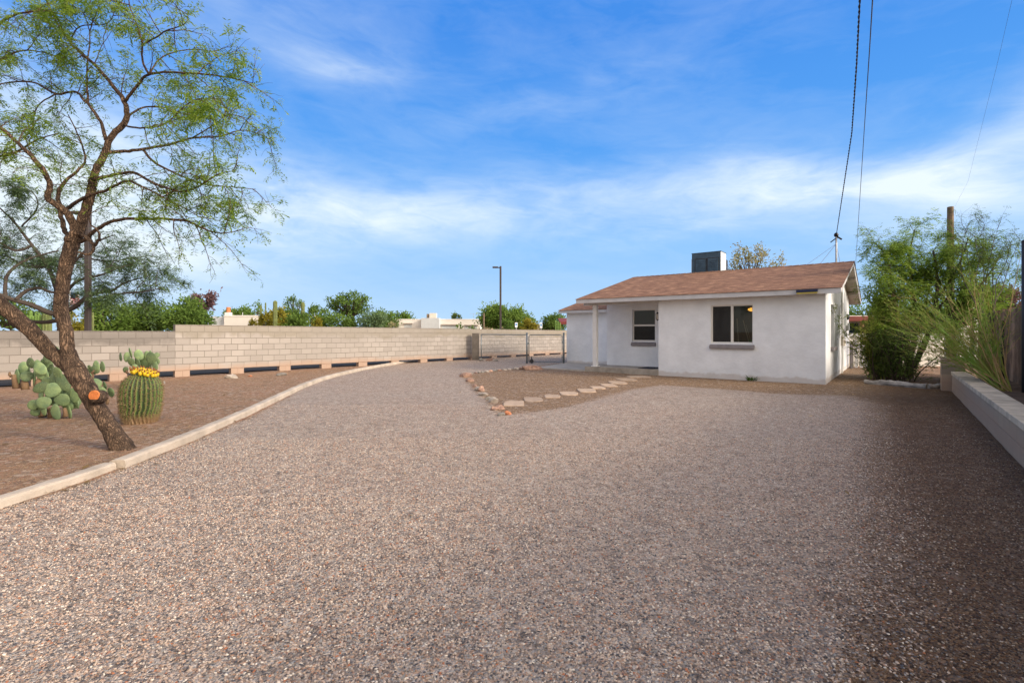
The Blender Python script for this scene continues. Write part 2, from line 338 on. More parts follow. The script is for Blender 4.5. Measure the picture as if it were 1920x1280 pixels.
# shingles
def shingles(name):
    m = bpy.data.materials.new(name); m.use_nodes = True; t = m.node_tree; b = t.nodes['Principled BSDF']; b.inputs['Roughness'].default_value = .95; b.inputs['Specular IOR Level'].default_value = .15
    tcn = nd(t, 'ShaderNodeTexCoord'); sp = nd(t, 'ShaderNodeSeparateXYZ'); lk(t, tcn, 'Object', sp, 0)
    cb = nd(t, 'ShaderNodeCombineXYZ'); t.links.new(sp.outputs[0], cb.inputs[0]); t.links.new(mth(t, 'MULTIPLY', sp.outputs[1], 1.031), cb.inputs[1])
    def br(bw, rh, off, c1, c2, mo):
        k = nd(t, 'ShaderNodeTexBrick', offset=off, i_Scale=1.0); k.inputs['Brick Width'].default_value = bw; k.inputs['Row Height'].default_value = rh
        k.inputs['Mortar Size'].default_value = mo; k.inputs['Mortar Smooth'].default_value = .3
        k.inputs['Color1'].default_value = (*c1, 1); k.inputs['Color2'].default_value = (*c2, 1); k.inputs['Mortar'].default_value = (.12, .06, .04, 1); k.inputs['Bias'].default_value = 0
        lk(t, cb, 0, k, 'Vector'); return k
    k1 = br(.34, .14, .37, (.43, .25, .135), (.21, .108, .06), .007)
    k2 = br(.16, .14, .61, (.44, .255, .16), (.19, .095, .06), .004)
    c = mixc(t, .5, k1.outputs[0], k2.outputs[0])
    n = nd(t, 'ShaderNodeTexNoise', i_Scale=120.0, i_Detail=3.0); lk(t, cb, 0, n, 'Vector')
    c = mixc(t, .25, c, ramp(t, n.outputs[0], [(.3, (.20, .10, .06)), (.7, (.44, .26, .165))]))
    n3 = nd(t, 'ShaderNodeTexNoise', i_Scale=1.3, i_Detail=5.0); lk(t, cb, 0, n3, 'Vector')
    c = mixc(t, ramp(t, n3.outputs[0], [(.4, 0.0), (.75, .35)]), c, (.25, .125, .08))
    mp = nd(t, 'ShaderNodeMapping'); mp.inputs['Scale'].default_value = (2.6, 11.0, 1); lk(t, cb, 0, mp, 0); n5 = nd(t, 'ShaderNodeTexNoise', i_Scale=1.0, i_Detail=6.0, i_Roughness=.7); lk(t, mp, 0, n5, 'Vector')
    c = mixc(t, ramp(t, n5.outputs[0], [(.44, .75), (.58, 0.0)]), c, (.125, .062, .04)); c = mixc(t, ramp(t, n5.outputs[0], [(.54, 0.0), (.68, .5)]), c, (.52, .30, .19))
    t.links.new(c, b.inputs['Base Color'])
    saw = mth(t, 'FRACT', mth(t, 'DIVIDE', mth(t, 'MULTIPLY', sp.outputs[1], 1.031), .14))
    bn = nd(t, 'ShaderNodeBump', i_Strength=1.0, i_Distance=.012); t.links.new(mth(t, 'SUBTRACT', 1.0, saw), bn.inputs['Height'])
    b2 = nd(t, 'ShaderNodeBump', i_Strength=.8, i_Distance=.006); lk(t, k1, 1, b2, 'Height'); b2.invert = True; lk(t, bn, 0, b2, 'Normal'); lk(t, b2, 0, b, 'Normal')
    return m
M['shingle'] = shingles('asphalt_shingles')

# concrete block wall (x along the wall, z up, origin at a block edge)
def blockmat(name, topz, c1=(.40, .365, .33), c2=(.325, .295, .265), stain=(.25, .22, .17), low=True):
    m = bpy.data.materials.new(name); m.use_nodes = True; t = m.node_tree; b = t.nodes['Principled BSDF']; b.inputs['Roughness'].default_value = .95; b.inputs['Specular IOR Level'].default_value = .15
    tcn = nd(t, 'ShaderNodeTexCoord'); sp = nd(t, 'ShaderNodeSeparateXYZ'); lk(t, tcn, 'Object', sp, 0)
    cb = nd(t, 'ShaderNodeCombineXYZ'); t.links.new(mth(t, 'ADD', sp.outputs[0], 40.0), cb.inputs[0]); t.links.new(mth(t, 'ADD', sp.outputs[2], 2.0), cb.inputs[1])
    k = nd(t, 'ShaderNodeTexBrick', offset=.5, i_Scale=1.0); k.inputs['Brick Width'].default_value = .4; k.inputs['Row Height'].default_value = .2
    k.inputs['Mortar Size'].default_value = .008; k.inputs['Mortar Smooth'].default_value = .3
    k.inputs['Color1'].default_value = (*c1, 1); k.inputs['Color2'].default_value = (*c2, 1); k.inputs['Mortar'].default_value = (.19, .165, .14, 1); lk(t, cb, 0, k, 'Vector')
    n = nd(t, 'ShaderNodeTexNoise', i_Scale=1.1, i_Detail=7.0, i_Roughness=.6); lk(t, tcn, 'Object', n, 'Vector')
    nb = nd(t, 'ShaderNodeTexNoise', i_Scale=60.0, i_Detail=4.0); lk(t, tcn, 'Object', nb, 'Vector')
    c = mixc(t, ramp(t, nb.outputs[0], [(.3, .22), (.7, 0.0)]), k.outputs[0], (.25, .22, .17))
    # rain stains on the top two courses
    st = mth(t, 'ADD', mth(t, 'SUBTRACT', sp.outputs[2], topz-.42), mth(t, 'MULTIPLY', mth(t, 'SUBTRACT', n.outputs[0], .5), .9))
    c = mixc(t, ramp(t, st, [(0.0, 0.0), (.14, .85), (.42, .6)]), c, stain)
    n4 = nd(t, 'ShaderNodeTexNoise', i_Scale=.35, i_Detail=5.0); lk(t, tcn, 'Object', n4, 'Vector')
    c = mixc(t, ramp(t, n4.outputs[0], [(.42, 0.0), (.62, .5)]), c, (.28, .255, .225))
    if low:   # red soil splash on the lowest course
        lo = mth(t, 'ADD', sp.outputs[2], mth(t, 'MULTIPLY', mth(t, 'SUBTRACT', n.outputs[0], .5), .35))
        c = mixc(t, ramp(t, lo, [(.20, .75), (.42, 0.0)]), c, (.40, .27, .19))
    t.links.new(c, b.inputs['Base Color'])
    b1 = nd(t, 'ShaderNodeBump', i_Strength=1.0, i_Distance=.008); lk(t, k, 1, b1, 'Height'); b1.invert = True
    b2 = nd(t, 'ShaderNodeBump', i_Strength=.7, i_Distance=.004); lk(t, nb, 0, b2, 'Height'); lk(t, b1, 0, b2, 'Normal'); lk(t, b2, 0, b, 'Normal')
    return m

# gravel ground: pebbles as Voronoi cells; attribute 'gravel' says which kind lies where, 'soil' where red soil shows
def gravelmat():
    m = bpy.data.materials.new('gravel_ground'); m.use_nodes = True; t = m.node_tree; b = t.nodes['Principled BSDF']; b.inputs['Roughness'].default_value = .85; b.inputs['Specular IOR Level'].default_value = .25
    tcn = nd(t, 'ShaderNodeTexCoord')
    wn = nd(t, 'ShaderNodeTexNoise', i_Scale=35.0, i_Detail=2.0); lk(t, tcn, 'Object', wn, 'Vector')
    wv = nd(t, 'ShaderNodeVectorMath', operation='MULTIPLY_ADD'); lk(t, wn, 1, wv, 0); wv.inputs[1].default_value = (.012, .012, 0); lk(t, tcn, 'Object', wv, 2)
    def vor(sc):
        v = nd(t, 'ShaderNodeTexVoronoi', i_Scale=sc); lk(t, wv, 0, v, 'Vector')
        s_ = nd(t, 'ShaderNodeSeparateColor'); lk(t, v, 'Color', s_, 0); return v, s_
    v1, s1 = vor(92.0); v2, s2 = vor(60.0)
    pinks = [(0, (.11, .09, .08)), (.10, (.20, .165, .155)), (.24, (.36, .27, .225)), (.40, (.48, .375, .32)), (.52, (.40, .255, .185)), (.60, (.32, .30, .29)), (.72, (.55, .45, .385)), (.84, (.48, .41, .375)), (.93, (.74, .66, .60)), (.98, (.45, .20, .12))]
    browns = [(0, (.09, .06, .045)), (.2, (.19, .13, .09)), (.4, (.30, .205, .14)), (.6, (.40, .28, .19)), (.8, (.27, .20, .15)), (.93, (.52, .42, .33)), (.98, (.22, .11, .07))]
    cp = mixc(t, ramp(t, s2.outputs[1], [(.45, 0.0), (.55, .8)]), ramp(t, s1.outputs[0], pinks, 'CONSTANT'), ramp(t, s2.outputs[0], pinks, 'CONSTANT'))
    cbn = mixc(t, ramp(t, s2.outputs[1], [(.45, 0.0), (.55, .6)]), ramp(t, s1.outputs[1], browns, 'CONSTANT'), ramp(t, s2.outputs[0], browns, 'CONSTANT'))
    gr = nd(t, 'ShaderNodeAttribute', attribute_name='gravel'); so = nd(t, 'ShaderNodeAttribute', attribute_name='soil')
    pick = mth(t, 'GREATER_THAN', gr.outputs['Fac'], mth(t, 'ADD', mth(t, 'MULTIPLY', s1.outputs[2], .8), .1))
    # broad drifts: pinker, greyer
    big = nd(t, 'ShaderNodeTexNoise', i_Scale=.35, i_Detail=5.0, i_Roughness=.6); lk(t, tcn, 'Object', big, 'Vector')
    cp = mixc(t, ramp(t, big.outputs[0], [(.38, 0.0), (.62, .42)]), cp, mixc(t, .7, cp, (.36, .33, .31)))
    mid = nd(t, 'ShaderNodeTexNoise', i_Scale=1.8, i_Detail=6.0, i_Roughness=.65); lk(t, tcn, 'Object', mid, 'Vector')
    cp = mixc(t, ramp(t, mid.outputs[0], [(.5, 0.0), (.72, .35)]), cp, (.25, .195, .165))
    cp = mixc(t, 1.0, cp, (1.02, .985, .89), 'MULTIPLY'); cbn = mixc(t, 1.0, cbn, (1.0, .90, .72), 'MULTIPLY')
    c = mixc(t, pick, cbn, cp)
    soilm = mth(t, 'GREATER_THAN', mth(t, 'ADD', so.outputs['Fac'], mth(t, 'MULTIPLY', mth(t, 'SUBTRACT', mid.outputs[0], .5), 1.6)), mth(t, 'ADD', mth(t, 'MULTIPLY', s1.outputs[1], .7), .2))
    fine = nd(t, 'ShaderNodeTexNoise', i_Scale=30.0, i_Detail=8.0); lk(t, tcn, 'Object', fine, 'Vector')
    soil = ramp(t, fine.outputs[0], [(.3, (.25, .125, .07)), (.7, (.42, .235, .145))])
    c = mixc(t, mth(t, 'MULTIPLY', soilm, .9), c, soil)
    # clumps of darker and paler stones, so the ground stays grainy farther off
    vb_ = nd(t, 'ShaderNodeTexVoronoi', i_Scale=17.0); lk(t, wv, 0, vb_, 'Vector'); sb_ = nd(t, 'ShaderNodeSeparateColor'); lk(t, vb_, 'Color', sb_, 0)
    c = mixc(t, ramp(t, sb_.outputs[0], [(.62, 0.0), (.9, .38)]), c, (.13, .10, .08)); c = mixc(t, ramp(t, sb_.outputs[1], [(.75, 0.0), (.97, .34)]), c, (.62, .53, .44))
    lo = nd(t, 'ShaderNodeAttribute', attribute_name='shaded_brown'); c = mixc(t, mth(t, 'MULTIPLY', lo.outputs['Fac'], .95), c, mixc(t, 1.0, c, (.42, .36, .33), 'MULTIPLY'))  # shade along the right side multiplied into the gravel colour
    t.links.new(c, b.inputs['Base Color'])
    h = mth(t, 'MULTIPLY', v1.outputs['Distance'], -1.0)
    bn = nd(t, 'ShaderNodeBump', i_Strength=1.0, i_Distance=.010); t.links.new(h, bn.inputs['Height'])
    b2 = nd(t, 'ShaderNodeBump', i_Strength=.8, i_Distance=.012); t.links.new(mth(t, 'MULTIPLY', v2.outputs['Distance'], -1.0), b2.inputs['Height']); lk(t, bn, 0, b2, 'Normal'); lk(t, b2, 0, b, 'Normal')
    return m
M['gravel'] = gravelmat()

# ------------------------------------------------------------------ ground
U = Vector((-.789, .614, 0)).normalized(); V = Vector((.614, .789, 0)).normalized(); RR = -U     # the house's and the yard's directions
A0 = Vector((8.315, 13.08, 0))                                                    # near right corner of the house
W0 = Vector((-12.66, 12.2, 0)); W1 = Vector((-10.37, 15.18, 0)); W2 = Vector((3.44, 31.5, 0))
WD1 = (W1-W0).normalized(); WD2 = (W2-W1).normalized()
curb_px = [(0, 953), (71, 933), (158, 906), (230, 878), (293, 854), (372, 822), (475, 779), (534, 745), (574, 722), (614, 708), (673, 694), (740, 682)]
curb_w = [G(*p) for p in curb_px]
drive = [Vector((-4.6, -6, 0)), Vector((-4.25, 0, 0))]+curb_w+[G(886, 672), G(960, 666), G(1057, 663), Vector((9, 36, 0)), Vector((6, 30, 0)), Vector((3.2, 24, 0)), G(1062, 680), G(1006, 686.5), G(950, 691), G(905, 697), G(868, 706),
         G(886, 728), G(910, 750), G(938, 778), G(1000, 772), G(1060, 764), G(1120, 748), G(1180, 731), G(1240, 722), G(1330, 728), G(1450, 737), G(1590, 742), G(1640, 757), G(1645, 800), G(1640, 860), G(1665, 960), G(1660, 1080), G(1580, 1280), Vector((.9, -6, 0))]
def sdist(X, Y, poly):
    d = np.full(X.shape, 1e9); inside = np.zeros(X.shape, bool)
    n = len(poly)
    for i in range(n):
        ax, ay = poly[i].x, poly[i].y; bx, by = poly[(i+1) % n].x, poly[(i+1) % n].y
        ex, ey = bx-ax, by-ay; L = ex*ex+ey*ey+1e-12
        tt = np.clip(((X-ax)*ex+(Y-ay)*ey)/L, 0, 1)
        d = np.minimum(d, np.hypot(X-ax-tt*ex, Y-ay-tt*ey))
        c = ((ay > Y) != (by > Y)) & (X < (bx-ax)*(Y-ay)/(by-ay+1e-12)+ax)
        inside ^= c
    return np.where(inside, d, -d)
def line_dist(X, Y, pts):
    d = np.full(X.shape, 1e9)
    for a, b in zip(pts[:-1], pts[1:]):
        ex, ey = b.x-a.x, b.y-a.y; L = ex*ex+ey*ey
        tt = np.clip(((X-a.x)*ex+(Y-a.y)*ey)/L, 0, 1); d = np.minimum(d, np.hypot(X-a.x-tt*ex, Y-a.y-tt*ey))
    return d
st = .1
xs = np.arange(-15, 14.01, st); ys = np.arange(-3, 36.01, st)
GX, GY = np.meshgrid(xs, ys)
sdv = sdist(GX, GY, drive)
soft = np.where((GX > 1.5) & (GX*RR.x+GY*RR.y > -6) & (GY < 15), .16+.35*np.clip((GX*RR.x+GY*RR.y+2)/3, 0, 1), .10)
gravel = np.clip(.5+sdv/(2*soft), 0, 1)
dw = line_dist(GX, GY, [W0-WD1*20, W1, W2+WD2*8])
soilv = np.clip(1.0-(dw-.2)/2.2, 0, 1)*.75*(GX < -4)+np.clip(1-(dw-.1)/.7, 0, 1)*.6*(GX >= -4)
dcb = line_dist(GX, GY, curb_w[2:8]); soilv = np.maximum(soilv, np.clip(1-(dcb-.15)/.45, 0, 1)*.8*(sdv < 0)*(GY > 4.5)*(GY < 12))
soilv = np.maximum(soilv, ((GX < -4) & (sdv < 0))*(.45))
soilv = np.where(sdv > .1, np.clip(1-(dw-.1)/.6, 0, 1)*.5, soilv)
shaded_brown = np.clip((GX*RR.x+GY*RR.y+1.1)/1.2, 0, 1)*(1-gravel*.30)  # darker brown gravel plus fence and shrub shade, put into the colour
shaded_brown = np.where(GY > 26, 0, shaded_brown)
beyond = (GX-W1.x)*WD2.y-(GY-W1.y)*WD2.x < 0
soilv = np.where(beyond, .4, soilv); gravel = np.where(beyond, 0, gravel)
# little unevenness
Z = np.zeros_like(GX)
for j in range(GX.shape[0]):
    for i in range(GX.shape[1]):
        Z[j, i] = .012*noise.noise(Vector((GX[j, i]*.7, GY[j, i]*.7, 3)))+.006*noise.noise(Vector((GX[j, i]*2.5, GY[j, i]*2.5, 9)))
Z[0, :] = Z[-1, :] = 0; Z[:, 0] = 0; Z[:, -1] = 0
ny, nx = GX.shape
idx = np.arange(nx*ny).reshape(ny, nx)
fa = np.stack([idx[:-1, :-1], idx[:-1, 1:], idx[1:, 1:], idx[1:, :-1]], -1).reshape(-1, 4)
isdrive = (gravel > .5)
fm = (isdrive[:-1, :-1] & isdrive[1:, 1:] & isdrive[1:, :-1] & isdrive[:-1, 1:]).reshape(-1)
allv = np.stack([GX.ravel(), GY.ravel(), Z.ravel()], -1)
def grid_obj(name, faces, ring=False):
    used = np.unique(faces); mp = -np.ones(len(allv), int); mp[used] = np.arange(len(used))
    vs = allv[used].tolist(); fs = mp[faces].tolist(); gv = gravel.ravel()[used].tolist(); sv = soilv.ravel()[used].tolist(); lv = shaded_brown.ravel()[used].tolist()
    if ring:
        B = 1500.0; b = len(vs)
        x0, x1, y0, y1 = xs[0], xs[-1], ys[0], ys[-1]
        vs += [(-B, -B, 0), (B, -B, 0), (B, B, 0), (-B, B, 0), (x0, y0, 0), (x1, y0, 0), (x1, y1, 0), (x0, y1, 0)]
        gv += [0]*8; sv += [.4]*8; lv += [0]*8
        fs += [(b, b+1, b+5, b+4), (b+1, b+2, b+6, b+5), (b+2, b+3, b+7, b+6), (b+3, b, b+4, b+7)]
    me = bpy.data.meshes.new(name); me.from_pydata(vs, [], fs); me.materials.append(M['gravel'])
    for nme, vals in (('gravel', gv), ('soil', sv), ('shaded_brown', lv)):
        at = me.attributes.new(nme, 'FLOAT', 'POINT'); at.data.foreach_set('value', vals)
    me.polygons.foreach_set('use_smooth', [True]*len(me.polygons))
    o = bpy.data.objects.new(name, me); C.objects.link(o); tag(o, kind='structure'); return o
grid_obj('ground', fa[~fm], True)
grid_obj('driveway', fa[fm])

# street beyond the block wall
mb = MB(); nrm = Vector((-WD2.y, WD2.x, 0)); nrm1 = Vector((-WD1.y, WD1.x, 0))
a, b_, c_ = W0-WD1*25+nrm1*.45, W1+nrm*.45, W2+WD2*60+nrm*.45
zz = Vector((0, 0, .03))
mb.add([a+zz, b_+zz, c_+zz, c_+nrm*5.5+zz, b_+nrm*5.5+zz, a+nrm1*5.5+zz], [(0, 1, 4, 5), (1, 2, 3, 4)])
tag(mb.build('street', M['asphalt']), kind='structure')

# ------------------------------------------------------------------ block wall
def wall_seg(mb, L0, L1, top, first_pier, x_off=0.0, thick=.2, base=-.25):
    # blocks above z=.2; piers below, openings between them (period 1.6 m)
    mb.box(L0, L1, 0, thick, .2, top)
    k0 = math.floor(L0/1.6)-1; k1 = math.ceil(L1/1.6)+1
    for k in range(k0, k1):
        p0 = max(L0, first_pier+k*1.6); p1 = min(L1, first_pier+k*1.6+.4)
        if p1 > p0: mb.box(p0, p1, .004, thick-.004, base, .1998)
bw = empty('block_wall', 'long pale concrete block wall with a row of low openings along its foot', 'wall', W1)
a1 = math.atan2(WD1.y, WD1.x); a2 = math.atan2(WD2.y, WD2.x)
mb = MB(); wall_seg(mb, 0, 30, 1.6, 0.0)
mb.bevbox(-.001, 30, -.006, .206, 1.6, 1.625, .006)
w = mb.build('tall_section', M.setdefault('blockA', blockmat('concrete_block', 1.6)), bw); w.rotation_euler = (0, R(.33), a2)
mb = MB(); wall_seg(mb, -24, -.0, 1.4, 0.0)
mb.bevbox(-24, 0, -.006, .206, 1.4, 1.42, .006)
w = mb.build('lower_section', M.setdefault('blockB', blockmat('concrete_block_grey', 1.4, (.335, .305, .275), (.25, .228, .205), (.15, .135, .12))), bw); w.rotation_euler = (0, R(.2), a1)
w['label'] = 'lower, greyer and more stained section at the left'

# ------------------------------------------------------------------ concrete curb along the drive
def sweep_curb(name, pts, label, wd=.155, ht=.085):
    for _ in range(2): pts = [pts[0]]+[(pts[i-1]+pts[i]*2+pts[i+1])/4 for i in range(1, len(pts)-1)]+[pts[-1]]
    q = []
    for i in range(len(pts)-1):
        p0 = pts[max(i-1, 0)]; p1 = pts[i]; p2 = pts[i+1]; p3 = pts[min(i+2, len(pts)-1)]
        n = max(4, int((p2-p1).length/.12))
        for k in range(n):
            t_ = k/n
            q.append(.5*((2*p1)+(-p0+p2)*t_+(2*p0-5*p1+4*p2-p3)*t_*t_+(-p0+3*p1-3*p2+p3)*t_**3))
    q.append(pts[-1])
    mb = MB(); vs = []; prof = [(0, -.05), (.004, ht-.02), (.02, ht-.002), (.05, ht+.002), (wd-.03, ht), (wd-.01, ht-.012), (wd, -.05)]
    for i, p in enumerate(q):
        d = (q[min(i+1, len(q)-1)]-q[max(i-1, 0)]).normalized(); n_ = Vector((-d.y, d.x, 0))
        for (u_, z_) in prof:
            wv_ = noise.noise(Vector((p.x*3, p.y*3, u_*20+z_*9)))*.009
            vs.append(p+n_*(u_+wv_)+Vector((0, 0, z_+noise.noise(Vector((p.x*4, p.y*4, 5+u_*8)))*.006)))
    K = len(prof); fs = []
    for i in range(len(q)-1):
        for k in range(K-1): fs.append((i*K+k, (i+1)*K+k, (i+1)*K+k+1, i*K+k+1))
    fs.append(tuple(range(K))); fs.append(tuple((len(q)-1)*K+k for k in reversed(range(K))))
    mb.add(vs, fs)
    return tag(mb.build(name, M['curb'], smooth=False), label, 'kerb', 'cast concrete kerbs round the planting bed')
sweep_curb('concrete_curb', [Vector((-4.3, -2, 0)), Vector((-4.17, 2, 0)), curb_w[0]+Vector((-.02, 0, 0)), curb_w[1]+Vector((-.02, 0, 0)), curb_w[2]+Vector((-.02, 0, 0)), G(227, 879)+Vector((-.03, -.02, 0))], 'near section of concrete kerb, left of the step by the tree foot', .15, .075)
sweep_curb('concrete_curb', [G(230, 878)+Vector((.03, .0, 0))]+curb_w[4:]+[G(800, 674.5)], 'long curving concrete kerb running from the tree foot to the block wall', .16, .09)

# ------------------------------------------------------------------ house
hrot = math.atan2(RR.y, RR.x)
house = empty('house', 'small white stucco house with a brown shingle gable roof and open porch', 'house', A0, hrot)
SLP = .2479
def ztop(y): return 2.53+SLP*(y+.4) if y <= 4.4 else 2.53+SLP*4.8-SLP*(y-4.4)
def holed(mb, P0, ux, nx_, w, h, holes, depth):
    """front faces of a wall in the plane P0 + ux*a + z*b with rectangular openings; nx_ points inwards, reveals 'depth' deep"""
    as_ = sorted({0, w}|{x for hh in holes for x in hh[:2]}); bs = sorted({0, h}|{x for hh in holes for x in hh[2:]})
    zz_ = Vector((0, 0, 1))
    for i in range(len(as_)-1):
        for j in range(len(bs)-1):
            ca, cb2 = (as_[i]+as_[i+1])/2, (bs[j]+bs[j+1])/2
            if any(hh[0] < ca < hh[1] and hh[2] < cb2 < hh[3] for hh in holes): continue
            mb.add([P0+ux*x+zz_*z for x, z in ((as_[i], bs[j]), (as_[i+1], bs[j]), (as_[i+1], bs[j+1]), (as_[i], bs[j+1]))], [(0, 1, 2, 3)])
    for (a_, b2_, c2_, d_) in holes:
        cs = [P0+ux*x+zz_*z for x, z in ((a_, c2_), (b2_, c2_), (b2_, d_), (a_, d_))]
        for k in range(4):
            p_, q_ = cs[k], cs[(k+1) % 4]; mb.add([p_, q_, q_+nx_*depth, p_+nx_*depth], [(0, 1, 2, 3)])
X_ = Vector((1, 0, 0)); Y_ = Vector((0, 1, 0)); Z_ = Vector((0, 0, 1))
DP = 8.2; XL = -7.0; XM = -4.56; RD = 1.2
mb = MB()
zf = ztop(0)-.145
holed(mb, Vector((XM, 0, -.05)), X_, Y_, -XM, zf+.05, [(XM*-1-2.94, -XM-1.77, 1.05+.05, 2.2+.05)], .13)
zr = ztop(RD)-.145
holed(mb, Vector((XL, RD, -.05)), X_, Y_, XM-XL, zr+.05, [(7-6.0, 7-5.15, 1.06+.05, 2.2+.05)], .13)
# return wall beside the porch (faces left), left side, back
mb.add([(XM, RD, -.05), (XM, 0, -.05), (XM, 0, zf), (XM, RD, zr)], [(0, 1, 2, 3)])
mb.add([(XL, DP, -.05), (XL, RD, -.05), (XL, RD, zr), (XL, 4.4, ztop(4.4)-.145), (XL, DP, ztop(DP)-.145)], [(0, 1, 2, 3, 4)])
mb.add([(0, DP, -.05), (XL, DP, -.05), (XL, DP, ztop(DP)-.145), (0, DP, ztop(DP)-.145)], [(0, 1, 2, 3)])
# gable wall with a deep window niche
zc = ztop(0)-.145
holed(mb, Vector((0, 0, -.05)), Y_, -X_, DP, zc+.05, [(1.33, 2.24, .95+.05, 2.2+.05)], .13)
mb.add([(0, 0, zc), (0, DP, zc), (0, DP, ztop(DP)-.145), (0, 4.4, ztop(4.4)-.145)], [(0, 1, 2, 3)])
mb.build('wall', M['stucco'], house)
# room inside, seen through the glass
mb = MB()
mb.add([(XL+.02, 3.6, 0), (-.02, 3.6, 0), (-.02, 3.6, 2.45), (XL+.02, 3.6, 2.45)], [(0, 1, 2, 3)])
mb.add([(XL+.02, .15, .1), (-.02, .15, .1), (-.02, 3.6, .1), (XL+.02, 3.6, .1)], [(0, 1, 2, 3)])
mb.add([(-.15, .15, .1), (-.15, 3.6, .1), (-.15, 3.6, 2.45), (-.15, .15, 2.45)], [(0, 1, 2, 3)])
mb.add([(XM-.01, RD+.14, 2.45), (XM-.01, 3.6, 2.45), (-.15, 3.6, 2.45), (-.15, RD+.14, 2.45)], [(0, 1, 2, 3)])
mb.build('interior_wall', M['interior'], house)

def window(xa, xb, za, zb, y, vertical):
    mb = MB(); f_ = .05; yy = y+.055
    mb.bevbox(xa, xb, yy, yy+.05, za, za+f_, .004); mb.bevbox(xa, xb, yy, yy+.05, zb-f_*.8, zb, .004)
    mb.bevbox(xa, xa+f_*.9, yy+.001, yy+.049, za+f_, zb-f_*.8, .004); mb.bevbox(xb-f_*.6, xb, yy+.001, yy+.049, za+f_, zb-f_*.8, .004)
    if vertical:
        c = (xa+xb)/2+.0; mb.bevbox(c-.025, c+.045, yy-.006, yy+.044, za+f_, zb-f_*.8, .004)
    else:
        c = (za+zb)/2; mb.bevbox(xa+.045, xb-.03, yy-.006, yy+.044, c-.03, c+.03, .004)
    fr_ = mb.build('window', M['frame'], house)
    mb = MB(); mb.add([(xa+.03, yy+.03, za+.03), (xb-.03, yy+.03, za+.03), (xb-.03, yy+.03, zb-.03), (xa+.03, yy+.03, zb-.03)], [(0, 1, 2, 3)])
    mb.build('pane', M['glass'], fr_)
    return fr_
wf = window(-2.94, -1.77, 1.05, 2.2, 0, True); wf['label'] = 'wide sliding window with a screened left half'
wp = window(-6.0, -5.15, 1.06, 2.2, RD, False); wp['label'] = 'sash window under the porch'
mb = MB(); mb.add([(-2.89, .058, 1.1), (-2.36, .058, 1.1), (-2.36, .058, 2.155), (-2.89, .058, 2.155)], [(0, 1, 2, 3)]); mb.build('insect_screen', M['screen'], wf)
mb = MB(); mb.add([(-5.955, RD+.058, 1.11), (-5.185, RD+.058, 1.11), (-5.185, RD+.058, 1.60), (-5.955, RD+.058, 1.60)], [(0, 1, 2, 3)]); mb.build('insect_screen', M['screen'], wp)
mb = MB()
for k in range(34):
    z = 1.12+k*.032; mb.add([(-2.36, .15, z), (-1.80, .15, z), (-1.80, .168, z+.012), (-2.36, .168, z+.012)], [(0, 1, 2, 3)])
mb.build('blind', M['blind'], wf)
# sills
for (xa, xb, z0, y, par) in ((-2.965, -1.725, .895, 0, wf), (-6.03, -5.12, .90, RD, wp)):
    mb = MB(); vs = [(xa, y-.075, z0), (xb, y-.075, z0), (xb, y-.075, z0+.10), (xa, y-.075, z0+.10), (xa, y+.06, z0), (xb, y+.06, z0), (xb, y+.06, z0+.16), (xa, y+.06, z0+.16)]
    bm = bmesh.new(); bv = [bm.verts.new(v) for v in vs]
    for f in ((0, 1, 2, 3), (5, 4, 7, 6), (3, 2, 6, 7), (0, 4, 5, 1), (1, 5, 6, 2), (4, 0, 3, 7)): bm.faces.new([bv[i] for i in f])
    bmesh.ops.bevel(bm, geom=bm.edges[:], offset=.012, segments=3, affect='EDGES'); bm.verts.index_update()
    mb.add([v.co.copy() for v in bm.verts], [tuple(v.index for v in f.verts) for f in bm.faces]); bm.free()
    mb.build('sill', M['sill'], par)
# side window niche: frame, pane, sill
mb = MB(); mb.bevbox(-.13, -.09, 1.33, 2.24, .95, 1.0, .004); mb.bevbox(-.13, -.09, 1.33, 2.24, 2.15, 2.2, .004); mb.bevbox(-.129, -.091, 1.33, 1.37, 1.0, 2.15, .004); mb.bevbox(-.129, -.091, 2.2, 2.24, 1.0, 2.15, .004)
ws = mb.build('window', M['frame'], house); ws['label'] = 'deep set window in the gable wall'
mb = MB(); mb.add([(-.11, 1.35, .98), (-.11, 2.22, .98), (-.11, 2.22, 2.17), (-.11, 1.35, 2.17)], [(0, 1, 2, 3)]); mb.build('pane', M['glass'], ws)
mb = MB(); mb.bevbox(-.06, .085, 1.28, 2.29, .85, .955, .012); mb.build('sill', M['sill'], ws)
# room lamp seen through the blind (lit in the photograph) and things inside
mb = MB(); mb.ell((-1.88, .42, 2.06), .12, .12, .055, seg=16, rings=8); mb.build('room_lamp', M['lampglow'], house, True)
mb = MB(); mb.tube([(-1.95, .40, 1.05), (-2.13, .42, 1.75)], .014); mb.tube([(-2.25, .42, 1.05), (-2.3, .42, 1.8)], .02); mb.tube([(-1.9, .45, 1.05), (-2.05, .42, 1.6)], .008); mb.build('lamp_stand', M['beige'], house)
mb = MB(); mb.ell((-1.9, .33, 1.13), .06, .05, .05); mb.build('green_cup', M['greentoy'], house, True)

